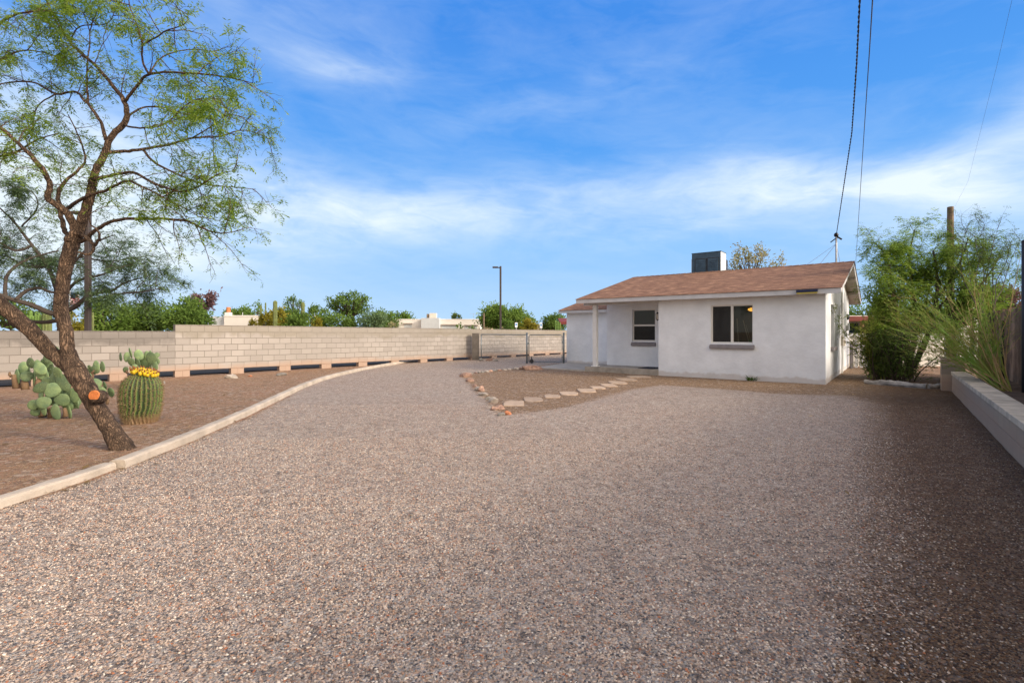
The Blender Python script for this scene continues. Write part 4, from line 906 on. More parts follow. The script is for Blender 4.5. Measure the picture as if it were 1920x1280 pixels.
# ------------------------------------------------------------------ the near mesquite
TY = 5.94
def px3(lst): return [P(a_, b2_, y_) for a_, b2_, y_ in lst]
def rpx(lst, Y=TY): return [S(r_, Y) for r_ in lst]
tb = G(231, 843)
tree = empty('mesquite_tree', 'leaning rough barked mesquite tree with feathery green crown beside the kerb', 'tree', tb)
wood = MB(); lf = MB()
mainr = [(234, 858, TY), (227, 836, TY), (206, 802, TY), (182, 765, TY), (163, 730, TY), (144, 698, TY), (132, 678, TY), (127, 655, TY), (124, 620, TY), (114, 580, TY), (116, 545, TY), (120, 515, TY), (126, 488, TY), (136, 455, TY), (144, 435, TY)]
wood_limbs = [
 (px3(mainr), rpx([28, 21.5, 17, 16.5, 18, 20, 17, 13, 12.5, 13, 12.5, 12.5, 13, 13.5, 11]), 0),
 (px3([(150, 705, TY), (130, 688, TY), (100, 662, TY), (68, 630, TY-.05), (36, 600, TY-.1), (0, 570, TY-.2), (-45, 530, TY-.35), (-85, 460, TY-.5), (-110, 380, TY-.6)]), rpx([12, 14.5, 14, 14, 14.5, 14, 12.5, 11, 9]), 0),
 (px3([(144, 440, TY), (155, 410, TY), (166, 378, TY), (174, 344, TY), (180, 318, TY), (198, 285, TY), (205, 262, TY), (236, 224, TY), (233, 190, TY+.02), (214, 165, TY+.1), (184, 128, TY+.2), (150, 98, TY+.3), (131, 79, TY+.3), (102, 33, TY+.35), (82, -10, TY+.4)]), rpx([12, 10, 9, 8, 7, 6.5, 6, 5.5, 4.5, 4, 3.3, 3, 2.6, 2, 1.5]), .45),
 (px3([(234, 190, TY), (255, 165, TY-.1), (279, 140, TY-.2), (328, 136, TY-.3), (400, 141, TY-.4), (440, 148, TY-.4), (474, 156, TY-.45)]), rpx([4, 3.5, 3, 2.6, 2, 1.4, .8]), .75),
 (px3([(279, 140, TY-.2), (267, 115, TY-.25), (266, 82, TY-.3), (256, 45, TY-.35), (243, 10, TY-.4), (238, -30, TY-.45)]), rpx([3, 2.4, 2, 1.6, 1.3, 1]), .85),
 (px3([(266, 84, TY-.3), (290, 72, TY-.4), (312, 58, TY-.5), (348, 44, TY-.6), (352, 20, TY-.6)]), rpx([2.2, 1.8, 1.5, 1, .7]), .9),
 (px3([(200, 286, TY), (235, 284, TY+.1), (272, 279, TY+.2), (315, 272, TY+.3), (361, 259, TY+.4), (410, 256, TY+.5), (459, 244, TY+.6), (508, 262, TY+.7)]), rpx([5, 4.2, 3.7, 3.2, 2.8, 2, 1.4, .8]), .7),
 (px3([(361, 259, TY+.4), (400, 235, TY+.3), (430, 215, TY+.2), (470, 225, TY+.2)]), rpx([2, 1.4, 1, .6]), .8),
 (px3([(268, 281, TY+.2), (290, 305, TY+.1), (330, 325, TY+.0), (380, 345, TY-.1), (430, 350, TY-.2), (480, 355, TY-.2)]), rpx([3.5, 3, 2.4, 2, 1.3, .7]), .8),
 (px3([(172, 338, TY), (205, 330, TY-.15), (249, 323, TY-.3), (289, 344, TY-.4), (348, 359, TY-.5), (407, 328, TY-.6), (440, 320, TY-.6)]), rpx([5, 4, 3.4, 3, 2.3, 1.5, .8]), .7),
 (px3([(125, 392, TY), (164, 368, TY-.1), (197, 358, TY-.2), (236, 340, TY-.3), (270, 352, TY-.4), (330, 382, TY-.5), (380, 410, TY-.6)]), rpx([5, 4, 3.5, 3, 2.3, 1.6, .8]), .7),
 (px3([(142, 432, TY), (130, 405, TY-.05), (115, 390, TY-.1), (90, 372, TY-.15), (93, 346, TY-.2), (79, 315, TY-.3), (43, 278, TY-.4), (0, 238, TY-.5), (-50, 200, TY-.6)]), rpx([9, 7.5, 7, 6, 5, 4.5, 3.6, 2.8, 2]), .6),
 (px3([(134, 450, TY), (120, 430, TY+.1), (114, 400, TY+.15), (111, 356, TY+.2), (144, 321, TY+.2), (160, 300, TY+.25), (150, 262, TY+.3), (128, 215, TY+.4)]), rpx([6, 6, 5.5, 4.6, 3.4, 2.6, 2, 1.2]), .7),
 (px3([(200, 262, TY), (190, 232, TY+.1), (177, 210, TY+.15), (160, 190, TY+.2), (141, 172, TY+.3), (105, 176, TY+.4), (59, 154, TY+.5), (0, 158, TY+.6), (-60, 170, TY+.6)]), rpx([5, 4, 4, 3.5, 3, 2.8, 2.4, 1.8, 1]), .8),
 (px3([(165, 195, TY+.2), (163, 150, TY+.2), (165, 110, TY+.15), (168, 60, TY+.1), (150, 10, TY)]), rpx([3, 2.3, 1.8, 1.3, .8]), .9),
 (px3([(131, 80, TY+.3), (150, 50, TY+.2), (200, 45, TY+.1), (215, 20, TY)]), rpx([2, 1.5, 1.1, .7]), .9),
 (px3([(105, 176, TY+.4), (70, 200, TY+.4), (60, 240, TY+.3), (40, 262, TY+.2)]), rpx([2, 1.6, 1.2, .7]), .8),
 (px3([(150, 452, TY), (165, 444, TY-.05), (190, 425, TY-.15), (222, 412, TY-.25), (287, 410, TY-.4), (349, 414, TY-.5), (387, 431, TY-.6), (420, 437, TY-.6), (455, 430, TY-.6)]), rpx([6, 5, 4.5, 4, 3.5, 3, 2.2, 1.3, .8]), .6),
 (px3([(150, 440, TY), (163, 446, TY-.15), (176, 461, TY-.2), (168, 477, TY-.25), (146, 473, TY-.3)]), rpx([5, 4.5, 4, 3.4, 2]), 0),
 (px3([(176, 461, TY-.2), (187, 445, TY-.25), (182, 430, TY-.3), (171, 422, TY-.3), (165, 400, TY-.35)]), rpx([4, 3, 2.4, 1.8, 1]), .3),
 (px3([(-20, 80, TY+.4), (0, 45, TY+.3), (30, 28, TY+.2), (80, 20, TY+.1), (120, 30, TY)]), rpx([4, 3.5, 2.8, 2, 1]), .9),
 (px3([(-80, 330, TY+.6), (-20, 300, TY+.5), (30, 285, TY+.4), (70, 262, TY+.3), (110, 250, TY+.3)]), rpx([5, 4, 3, 2, 1.2]), .7),
 (px3([(-60, 120, TY+.4), (-10, 118, TY+.4), (40, 95, TY+.3), (90, 100, TY+.3)]), rpx([4, 3, 2, 1.2]), .9),
 (px3([(236, 224, TY), (260, 205, TY+.2), (300, 200, TY+.35), (350, 215, TY+.5), (400, 225, TY+.6)]), rpx([3, 2.4, 1.9, 1.4, .8]), .8),
 (px3([(279, 140, TY-.2), (300, 110, TY), (340, 95, TY+.1), (390, 95, TY+.2), (410, 110, TY+.2)]), rpx([2.2, 1.8, 1.4, 1, .6]), .85),
 (px3([(232, 235, TY), (262, 240, TY-.3), (310, 232, TY-.6), (360, 190, TY-.8), (420, 185, TY-.9)]), rpx([2.6, 2.2, 1.7, 1.2, .7]), .8),
]
limb_tree(tree, wood, lf, wood_limbs, .13, .50, .24, .10, r1=.0060, leafskip=.32, fl=5, gravity=.06)
# knots and root flare
for (px, py, r_, dz) in ((128, 449, 7, 0), (214, 850, 13, 0), (240, 852, 12, 0), (229, 853, 15, 0)):
    c = P(px, py, TY-.06); wood.ell(c, S(r_, TY)*.9, S(r_, TY)*.8, S(r_, TY), wob=.5, seed=px)
wo_ = wood.build('trunk', M['bark'], tree, True, loc=tb); wo_.location = (0, 0, 0)
lo_ = lf.build('crown', M['leaf_mesquite'], tree, loc=tb); lo_.location = (0, 0, 0)
mb = MB(); c = P(174, 742, TY-.175)
Mx = Matrix.Rotation(R(-68), 4, 'X') @ Matrix.Rotation(R(0), 4, 'Y')
n = 18; ring = []
mb.tube([c+Vector((0, .12, -.02)), c+Vector((.0, .02, 0))], [S(13, TY), S(10.5, TY)], 16, wob=.2)
cw = mb.build('branch_stub', M['bark'], tree, True, loc=tb); cw.location = (0, 0, 0)
mb = MB(); mb.tube([c+Vector((0, .03, 0)), c+Vector((0, .012, 0)), c+Vector((0, .01, 0))], [S(10, TY), S(9.6, TY), S(.2, TY)], 18); cc = mb.build('sawn_face', M['cut_wood'], tree, loc=tb); cc.location = (0, 0, 0)

# mesquite beyond the wall
BY = 18.0
gb = P(116, 622, BY); gb.z = 0
t2 = empty('mesquite_tree', 'grey green mesquite with thin dark branches standing behind the block wall at left', 'tree', gb)
wood = MB(); lf = MB()
def q3(l): return px3([(a_, b2_, BY+c2_) for a_, b2_, c2_ in l])
lb = [(q3([(118, 690, 0), (116, 640, 0), (114, 600, 0), (112, 582, 0)]), rpx([9, 8, 7, 6.5], BY), 0),
 (q3([(112, 590, 0), (90, 585, -.2), (60, 572, -.4), (25, 562, -.6), (0, 553, -.8), (-50, 540, -1)]), rpx([6, 5.5, 5, 4.5, 4, 3], BY), .4),
 (q3([(112, 600, 0), (80, 604, .3), (40, 600, .5), (0, 588, .8), (-40, 560, 1)]), rpx([5, 4, 4, 3, 2], BY), .4),
 (q3([(30, 562, -.6), (50, 545, -.4), (75, 540, -.2), (100, 548, 0), (130, 540, .3)]), rpx([4, 3.5, 3, 2.4, 1.5], BY), .8),
 (q3([(10, 557, -.7), (12, 520, -.5), (35, 495, -.3), (70, 480, 0), (110, 470, .3)]), rpx([3.5, 3, 2.5, 2, 1.2], BY), .9),
 (q3([(112, 585, 0), (135, 578, .1), (150, 568, .1), (165, 555, .2), (190, 548, .3), (210, 545, .4), (235, 530, .5), (275, 518, .6)]), rpx([6, 5, 4.5, 4, 3, 2.5, 1.8, 1], BY), .6),
 (q3([(160, 562, .1), (190, 558, -.2), (230, 550, -.4), (270, 547, -.6), (300, 540, -.6)]), rpx([3, 2.5, 2, 1.5, .8], BY), .8),
 (q3([(112, 582, 0), (105, 540, .3), (90, 500, .5), (60, 460, .8), (30, 420, 1), (0, 390, 1.2)]), rpx([5, 4.5, 4, 3.2, 2.4, 1.5], BY), .8),
 (q3([(106, 545, .3), (125, 510, .2), (150, 480, .0), (180, 455, -.2), (215, 440, -.4)]), rpx([4, 3.2, 2.6, 1.8, 1], BY), .8),
 (q3([(60, 460, .8), (30, 470, .6), (0, 455, .4), (-40, 440, .2)]), rpx([3, 2.4, 1.8, 1], BY), .9),
 (q3([(150, 480, 0), (200, 490, .4), (240, 485, .6), (290, 478, .8)]), rpx([2.4, 1.8, 1.4, .8], BY), .9),
 (q3([(90, 500, .5), (50, 500, 1), (10, 480, 1.4), (-30, 485, 1.5)]), rpx([3, 2.4, 1.8, 1], BY), .9),
 (q3([(112, 575, 0), (140, 530, -.5), (190, 515, -.8), (230, 500, -1)]), rpx([3.5, 2.8, 2, 1], BY), .8),
 (q3([(40, 425, 1), (70, 390, .8), (60, 360, .6), (20, 350, .4)]), rpx([2.4, 1.8, 1.2, .8], BY), .9)]
limb_tree(t2, wood, lf, lb, .27, 1.25, .62, .24, r1=.012, leafskip=.05, fl=8, gravity=.04)
x_ = wood.build('trunk', M['bark_far'], t2, True, loc=gb); x_.location = (0, 0, 0)
x_ = lf.build('crown', M['leaf_grey'], t2, loc=gb); x_.location = (0, 0, 0)

# ------------------------------------------------------------------ far vegetation
def far_tree(name, label, cat, px, top, bot, w, Y, mat, clumps=26, per=70, leaf=.2, cs=.26, sparse=0.0, trunk=True, group='trees and shrubs beyond the block wall', depth=None, lean=0.0, bark='bark_far', wr=3.0):
    c = P(px, (top+bot)/2, Y); rx = S(w, Y)/2; rz = S(bot-top, Y)/2; ry = depth if depth else rx*.8
    root = empty(name, label, cat, (c.x, c.y, 0), 0, group)
    lf = MB(); wd = MB(); base = Vector((c.x+lean*rx, c.y, 0)); fork = Vector((c.x+lean*rx*.5, c.y, max(.3, c.z-rz*.75)))
    cen = []
    for k in range(clumps):
        v = rvec()*random.uniform(.35, 1.0)**.6*(1-cs*.75)
        if v.z < -.55: v.z *= .6
        cen.append(Vector((c.x+v.x*rx, c.y+v.y*ry, c.z+v.z*rz)))
    for q in cen:
        if q.z < .15: q.z = .15
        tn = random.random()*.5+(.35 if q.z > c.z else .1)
        r_ = cs*random.uniform(.7, 1.35)
        for j in range(int(per*random.uniform(.6, 1.3))):
            o_ = Vector((random.gauss(0, .42), random.gauss(0, .42), random.gauss(0, .42)))
            p_ = q+Vector((o_.x*rx*r_*1.5, o_.y*ry*r_*1.5, o_.z*rz*r_*1.5))
            if random.random() < sparse: continue
            dd = (rvec()+Z_*.3+(p_-c).normalized()*.5).normalized()
            lf.leaf(p_, dd, leaf*random.uniform(.35, .55), leaf*random.uniform(.7, 1.5), rvec(), min(1, max(0, tn+random.uniform(-.25, .25))))
        if trunk:
            mid_ = fork.lerp(q, .5)+rvec()*rx*.08
            wd.tube([fork, mid_, q], [S(wr*.45, Y), S(wr*.28, Y), S(wr*.1, Y)], 4, cap=False)
    if trunk:
        wd.tube([base-Z_*.05, base.lerp(fork, .5)+rvec()*.05, fork+Z_*.05], [S(wr, Y)*.9, S(wr, Y)*.65, S(wr, Y)*.5], 7)
        o = wd.build('trunk', M[bark], root, loc=(c.x, c.y, 0)); o.location = (0, 0, 0)
    o = lf.build('crown', M[mat], root, loc=(c.x, c.y, 0)); o.location = (0, 0, 0)
    return root
FT = far_tree
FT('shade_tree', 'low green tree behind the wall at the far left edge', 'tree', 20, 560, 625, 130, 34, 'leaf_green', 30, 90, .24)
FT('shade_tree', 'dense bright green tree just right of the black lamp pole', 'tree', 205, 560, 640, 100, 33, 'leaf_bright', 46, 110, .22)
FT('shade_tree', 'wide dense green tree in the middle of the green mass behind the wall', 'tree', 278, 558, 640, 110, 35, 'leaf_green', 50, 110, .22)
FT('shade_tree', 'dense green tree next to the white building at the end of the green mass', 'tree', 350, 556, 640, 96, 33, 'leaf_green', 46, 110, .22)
FT('dry_tree', 'sparse purplish brown tree rising behind the dense green tree', 'tree', 380, 538, 590, 56, 41, 'leaf_purple', 26, 36, .26, cs=.2)
FT('desert_shrub', 'olive shrub between the leaning trunk and the lamp pole', 'shrub', 136, 582, 640, 50, 30, 'leaf_olive', 16, 90, .18)
FT('shade_tree', 'round green tree top behind the white building with the chimney', 'tree', 448, 576, 620, 66, 62, 'leaf_green', 22, 90, .34)
FT('desert_shrub', 'golden shrub in front of the right end of the chimney building', 'shrub', 474, 597, 630, 20, 36, 'leaf_olive', 10, 60, .16)
FT('sparse_tree', 'thin see through tree left of the desert shrubs', 'tree', 478, 560, 615, 44, 48, 'leaf_green', 16, 30, .24, cs=.2)
FT('desert_shrub', 'dark olive shrub nearest the chimney building', 'shrub', 503, 583, 635, 40, 34, 'leaf_olive', 20, 90, .18)
FT('desert_shrub', 'golden olive bush around the short saguaro', 'shrub', 524, 573, 630, 36, 36, 'leaf_olive', 20, 80, .18)
FT('desert_shrub', 'green shrub below the small sparse tree', 'shrub', 556, 582, 635, 54, 33, 'leaf_green', 26, 100, .18)
FT('sparse_tree', 'small sparse tree standing highest between the saguaros', 'tree', 552, 551, 600, 36, 42, 'leaf_green', 16, 34, .2, cs=.2)
FT('sparse_tree', 'loose green tree left of the dark trunked one', 'tree', 594, 567, 618, 48, 42, 'leaf_green', 20, 50, .2, cs=.2)
FT('desert_shrub', 'broad green shrub mass between the tall saguaro and the dark trunked tree', 'shrub', 612, 582, 635, 60, 37, 'leaf_green', 28, 100, .18)
FT('desert_shrub', 'olive green shrub mass behind the golden olive bush', 'shrub', 535, 578, 635, 64, 40, 'leaf_green', 28, 100, .2)
FT('desert_shrub', 'orange tinged shrub on top of the wall line', 'shrub', 585, 593, 635, 44, 35, 'leaf_olive', 16, 80, .16)
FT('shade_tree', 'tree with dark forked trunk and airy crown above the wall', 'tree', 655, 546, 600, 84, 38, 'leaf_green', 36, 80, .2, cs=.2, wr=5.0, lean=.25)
FT('desert_shrub', 'low green shrub under the dark trunked tree', 'shrub', 640, 588, 635, 70, 36, 'leaf_green', 24, 90, .18)
FT('desert_shrub', 'soft grey green bush right of the dark trunked tree', 'shrub', 697, 582, 635, 64, 36, 'leaf_grey', 34, 100, .16)
FT('shade_tree', 'green tree top behind the soft grey green bush', 'tree', 722, 576, 620, 60, 60, 'leaf_green', 22, 80, .3)
FT('shade_tree', 'low dark green treetop left of the flat roofed building', 'tree', 758, 582, 620, 54, 70, 'leaf_green', 18, 80, .34)
FT('sapling', 'wispy sapling in front of the flat roofed building, leftmost', 'sapling', 735, 601, 640, 34, 38, 'leaf_tan', 12, 40, .16, cs=.18, sparse=.2)
FT('sapling', 'wispy sapling in front of the flat roofed building, middle', 'sapling', 862, 603, 640, 26, 38, 'leaf_green', 9, 24, .16, cs=.16)
FT('sapling', 'wispy sapling in front of the flat roofed building, rightmost', 'sapling', 882, 606, 640, 22, 38, 'leaf_green', 8, 20, .16, cs=.16)
FT('distant_tree', 'small dark distant treetop above the flat roof', 'tree', 852, 586, 604, 12, 85, 'leaf_dark', 7, 30, .4, wr=1.2)
FT('distant_tree', 'tiny dark distant treetop, right of the other one above the flat roof', 'tree', 863, 590, 606, 8, 85, 'leaf_dark', 5, 24, .4, wr=1.0)
FT('shade_tree', 'rounded bright green tree behind the slim street lamp', 'tree', 932, 569, 625, 66, 56, 'leaf_bright', 44, 110, .3)
FT('shade_tree', 'green tree sloping down right of the slim street lamp', 'tree', 972, 577, 630, 70, 54, 'leaf_bright', 36, 100, .3)
FT('desert_shrub', 'golden olive shrub between the two small blue signs', 'shrub', 990, 599, 632, 40, 42, 'leaf_olive', 20, 90, .18)
FT('shade_tree', 'green tree just left of the house wing', 'tree', 1040, 585, 632, 56, 52, 'leaf_green', 28, 90, .26)
FT('desert_shrub', 'shrub at the foot of the slim street lamp', 'shrub', 948, 600, 632, 40, 44, 'leaf_green', 18, 80, .2)
FT('blossoming_tree', 'sparse tree with pale tan leaf clusters behind the roof ridge', 'tree', 1408, 446, 560, 92, 30, 'leaf_tan', 44, 34, .17, cs=.16, wr=3.2, group='trees behind the house')
FT('blossoming_tree', 'smaller thin tan leaved tree further right behind the roof ridge', 'tree', 1456, 466, 560, 52, 32, 'leaf_tan', 20, 20, .17, cs=.16, wr=2.0, group='trees behind the house')
FT('shade_tree', 'bright green tree behind the neighbouring red trimmed house', 'tree', 1630, 560, 640, 120, 36, 'leaf_bright', 40, 100, .22, group='trees behind the house')
FT('shade_tree', 'yellow green tree beyond the fence behind the metal pipes', 'tree', 1845, 528, 620, 90, 30, 'leaf_bright', 34, 100, .2, group='trees behind the house')
FT('desert_shrub', 'brownish shrub standing above the wooden fence', 'shrub', 1895, 535, 600, 80, 17, 'leaf_purple', 24, 60, .1, group='trees behind the house')
FT('shade_tree', 'green tree filling the gap behind the dark thicket at right', 'tree', 1735, 560, 690, 110, 26, 'leaf_green', 40, 90, .2, group='trees behind the house')

FT('airy_tree', 'airy yellow green tree filling the gap behind the utility pole and the palo verde', 'tree', 1790, 455, 640, 190, 17.5, 'leaf_bright', 60, 46, .13, cs=.2, wr=5, group='trees behind the house')
FT('airy_tree', 'loose green tree just beyond the thicket, behind the picket gate', 'tree', 1672, 500, 650, 90, 17.3, 'leaf_bright', 34, 46, .12, cs=.2, wr=4, group='trees behind the house')

def saguaro(name, label, px, top, Y, w, arms=(), mat='saguaro', bot=None):
    b = P(px, 622, Y); root = MB(); H = P(px, top, Y).z; r = S(w, Y)/2
    def col(pts, r):
        n = len(pts); rad = [r]*n
        pts = list(pts); e = (pts[-1]-pts[-2]).normalized()
        pts += [pts[-1]+e*r*.5, pts[-1]+e*r*.85]; rad += [r*.75, r*.3]
        root.tube(pts, rad, 20, ribs=.12)
    col([Vector((0, 0, -.05)), Vector((0, 0, H*.5)), Vector((0, 0, H-r))], r)
    for (sx, z0, z1_) in arms:
        col([Vector((0, 0, z0)), Vector((sx*.6, 0, z0)), Vector((sx, 0, z0+.3)), Vector((sx, 0, z1_))], r*.7)
    o = root.build(name, M[mat]); o.location = (b.x, b.y, 0)
    return tag(o, label, 'cactus', 'columnar cacti beyond the block wall')
saguaro('saguaro_cactus', 'stout pale saguaro top behind the wall just left of the leaning trunk', 88, 584, 24, 13)
for i, (px, top, w_) in enumerate([(52, 590, 3.5), (58, 582, 4.2), (63, 592, 3.5), (68, 584, 4), (73, 586, 4), (78, 590, 3.5)]):
    saguaro('organ_pipe_cactus', 'slim green columnar cactus, '+ordinal(i)+' from the left in the row behind the wall', px, top, 24, w_, mat='organ')
saguaro('saguaro_cactus', 'short thick golden saguaro among the desert shrubs', 516, 563, 33, 7)
saguaro('saguaro_cactus', 'tall saguaro right of the small sparse tree', 568, 566, 33, 6, ())
saguaro('saguaro_cactus', 'thin saguaro nearest the chimney building', 489, 572, 34, 4)
saguaro('saguaro_cactus', 'very thin saguaro second from the chimney building', 498, 567, 34, 2.4)
saguaro('saguaro_cactus', 'small saguaro stub left of the dense bright green tree', 172, 584, 26, 6)
for i, px in enumerate((1042, 1046, 1050)):
    saguaro('organ_pipe_cactus', 'slender green cactus column beside the house wing, '+ordinal(i)+' from the left', px, 600+2*i, 34, 2.2, mat='organ')

# ------------------------------------------------------------------ far buildings and street things
def local(px, py, Y): return P(px, py, Y)
def flatbld(name, label, px0, px1, top, Y, depth, mat, side=0, windows=(), parap='whitebld'):
    a_ = P(px0, top, Y); b2_ = P(px1, top, Y); H = a_.z
    root = empty(name, label, 'building', (a_.x, a_.y, 0))
    L = b2_.x-a_.x; mb = MB(); mb.box(0, L, 0, depth, -.1, H-.15); mb.build('wall', M[mat], root)
    mb = MB(); mb.bevbox(-.03, L+.03, -.03, depth+.03, H-.15, H, .03); mb.build('parapet', M[parap], root)
    for (w0, w1, z0_, z1_) in windows:
        x0_, x1_ = S(w0-px0, Y), S(w1-px0, Y); mb = MB(); mb.bevbox(x0_, x1_, -.04, .02, z0_, z1_, .01); wn_ = mb.build('window', M['coolerlight'], root)
        mb = MB(); mb.bevbox(x0_-.1, x1_+.1, -.25, .0, z1_, z1_+.12, .02); mb.build('lintel', M['soffit'], wn_)
    return root, H
b1_, H1 = flatbld('flat_roofed_house', 'white flat roofed house with a terracotta topped chimney behind the wall', 420, 487, 591, 45, 8, 'whitebld')
mb = MB(); mb.box(-1.65, -.004, .3, 7.5, -.1, H1-.1); o = mb.build('wall', M['greybld'], b1_); o['label'] = 'grey side block'
mb = MB(); mb.bevbox(-1.12, -.65, 2.0, 2.5, H1-.1, H1+.35, .02); ch = mb.build('chimney', M['whitebld'], b1_)
mb = MB(); mb.tube([(-.885, 2.25, H1+.35), (-.885, 2.25, H1+.52), (-.885, 2.25, H1+.58), (-.885, 2.25, H1+.85)], [.17, .22, .16, .20], 12); mb.build('chimney_pot', M['terra'], ch)
mb = MB(); mb.tube([(1.15, 1, H1), (1.15, 1, H1+.3)], .03); mb.build('vent_pipe', M['mast'], b1_)
b2x, H2 = flatbld('flat_roofed_house', 'long cream flat roofed house with a rooftop cooler behind the wall', 716, 900, 598, 60, 10, 'whitebld', windows=((734, 748, 1.9, 2.35), (758, 772, 1.9, 2.35), (829, 858, 1.7, 2.2), (872, 895, 1.7, 2.15)))
mb = MB(); mb.box(S(793-716, 60), S(826-716, 60), -1.2, -.003, -.1, H2+.1); o = mb.build('wall', M['greybld'], b2x); o['label'] = 'greenish grey projecting block'
ck = P(812, 596, 62); r_ = empty('evaporative_cooler', 'tan cooler on the roof of the distant cream house', 'rooftop cooler', (ck.x, ck.y, H2+.003))
mb = MB(); mb.bevbox(-.4, .45, -.4, .4, .05, .78, .03); mb.build('cabinet', M['beige'], r_); mb = MB(); mb.tube([(-.5, -.1, .4), (-.75, -.1, .4)], .3, 12); mb.build('fan', M['polewood'], r_)
mb = MB(); L = P(960, 603, 66).x-P(898, 603, 66).x; mb.bevbox(0, L, 0, .3, -.1, P(0, 603, 66).z, .02); o = mb.build('garden_wall', M['tan'], loc=None); o.location = (P(898, 603, 66).x, 66, 0); tag(o, 'tan garden wall behind the slim street lamp', 'wall')
# wooden pole far
w0_ = P(907, 587, 50); mb = MB(); mb.tube([(0, 0, -.05), (0, 0, w0_.z)], .09, 8); o = mb.build('wooden_pole', M['polewood']); o.location = (w0_.x, w0_.y, 0); tag(o, 'thin brown wooden pole right of the distant cream house', 'pole')
# television aerial
w0_ = P(888, 588, 62); mb = MB(); mb.tube([(0, 0, H2), (0, 0, w0_.z)], .02, 4); mb.tube([(-.5, 0, w0_.z), (.5, 0, w0_.z)], .015, 4)
for k in range(5): mb.tube([(-.4+.2*k, -.3, w0_.z+.01), (-.4+.2*k, .3, w0_.z+.01)], .01, 3)
o = mb.build('aerial', M['mast']); o.location = (w0_.x, 62, 0); tag(o, 'thin television aerial on the distant cream house', 'aerial')
# street lamps
def lamp(label, px, top, Y, armdir, r0):
    b = P(px, top, Y); root = empty('street_lamp', label, 'street lamp', (b.x, b.y, 0), 0, 'street lamps beyond the block wall')
    mb = MB(); mb.bevbox(-r0*1.0, r0*1.0, -r0*1.0, r0*1.0, -.05, b.z, r0*.25); mb.build('pole', M['polebrown'], root)
    mb = MB(); mb.tube([(0, 0, b.z-.12), (armdir*.18, 0, b.z-.08)], .035, 6); mb.bevbox(min(armdir*.16, armdir*.52), max(armdir*.16, armdir*.52), -.12, .12, b.z-.12, b.z-.03, .02); mb.build('lamp_head', M['polebrown'], root)
lamp('slim dark street lamp with a flat head in front of the round green tree', 938.5, 499, 32, -1, .062)
lamp('black lamp pole behind the near tree, its head lost in the branches', 165, 395, 17, -1, .075)
# flag
fb = P(131, 560, 30); fr0 = empty('flagpole', 'white flagpole with a red and white striped flag behind the near tree', 'flagpole', (fb.x, fb.y, 0))
mb = MB(); mb.tube([(0, 0, -.05), (0, 0, P(0, 545, 30).z)], .03, 8); mb.build('pole', M['white'], fr0)
fz = P(0, 571, 30).z
def flagpart(name, mat, z0_, z1_, x0_, x1_, par):
    mb = MB(); n = 10
    for k in range(n):
        xa, xb = x0_+(x1_-x0_)*k/n, x0_+(x1_-x0_)*(k+1)/n
        ya, yb = .06*math.sin(xa*9), .06*math.sin(xb*9); da, db = -.25*xa, -.25*xb
        mb.add([(xa, ya, z0_+da), (xb, yb, z0_+db), (xb, yb, z1_+db), (xa, ya, z1_+da)], [(0, 1, 2, 3)])
    return mb.build(name, mat, par)
fl_ = flagpart('flag', M['white'], fz, fz+.78, .03, .62, fr0)
for k in range(7): 
    o = flagpart('stripe', M['red'], fz+k*.12, fz+k*.12+.06, .03 if k < 4 else .3, .622, fl_); o.location = (0, -.004, 0)
o = flagpart('canton', M['navy'], fz+.42, fz+.78, .03, .3, fl_); o.location = (0, -.006, 0)
# signs
for (px, top, lb, h_) in ((968, 604.5, 'small blue and white parking sign left of the golden shrub', 9), (1014.5, 605, 'small blue and white parking sign right of the golden shrub', 10)):
    b = P(px, top, 38); root = empty('parking_sign', lb, 'sign', (b.x, b.y, 0), 0, 'small parking signs in the street')
    mb = MB(); mb.tube([(0, .03, -.05), (0, .03, b.z-.02)], .025, 6); mb.build('post', M['mast'], root)
    mb = MB(); mb.bevbox(-.1, .1, -.01, .01, b.z-S(h_, 38), b.z, .004); sp_ = mb.build('plate', M['white'], root)
    mb = MB(); mb.bevbox(-.06, .06, -.016, -.0105, b.z-S(h_*.62, 38), b.z-S(h_*.2, 38), .002); mb.build('symbol', M['signblue'], sp_)
# low roof and awning by the wing
b = P(1049, 603, 38); mb = MB(); mb.add([(0, 0, 0), (1.3, 0, -.02), (1.3, 1.2, .3), (0, 1.2, .3), (0, 0, -.2), (1.3, 0, -.22)], [(0, 1, 2, 3), (4, 5, 1, 0)]); mb.box(.05, .11, .05, .11, -b.z, -.2); mb.box(1.15, 1.21, .05, .11, -b.z, -.2)
o = mb.build('awning', M['redtrim']); o.location = b; tag(o, 'dark red awning just left of the house wing', 'awning')
r_, h_ = flatbld('garden_shed', 'small whitish shed roof beyond the wall near the second sign', 1000, 1034, 607, 55, 3, 'tan')
# parked car (its roof shows above the wall)
ca = P(938, 622, 37); car = empty('parked_car', 'pale car parked beyond the wall, only its roof showing under the street lamp', 'car', (ca.x, ca.y, 0))
prof = [(-2.1, .35), (-2.15, .75), (-1.95, .95), (-1.25, 1.02), (-.75, 1.5), (.0, 1.60), (.75, 1.52), (1.35, 1.05), (2.0, .92), (2.15, .7), (2.12, .35)]
mb = MB(); n = len(prof); mb.add([(x, -.85, z) for x, z in prof]+[(x, .85, z) for x, z in prof], [tuple(range(n)), tuple(range(2*n-1, n-1, -1))]+[(k, n+k, n+(k+1) % n, (k+1) % n) for k in range(n)]); mb.build('body', M['carpaint'], car)
mb = MB(); mb.add([(-1.15, -.856, 1.06), (1.2, -.856, 1.06), (.7, -.856, 1.46), (-.7, -.856, 1.44)], [(0, 1, 2, 3)]); mb.build('side_window', M['glassdark'], car)
for x in (-1.35, 1.35):
    for y in (-.87, .67): mb = MB(); mb.tube([(x, y, .32), (x, y+.2, .32)], .32, 20); mb.build('wheel', M['tyre'], car)

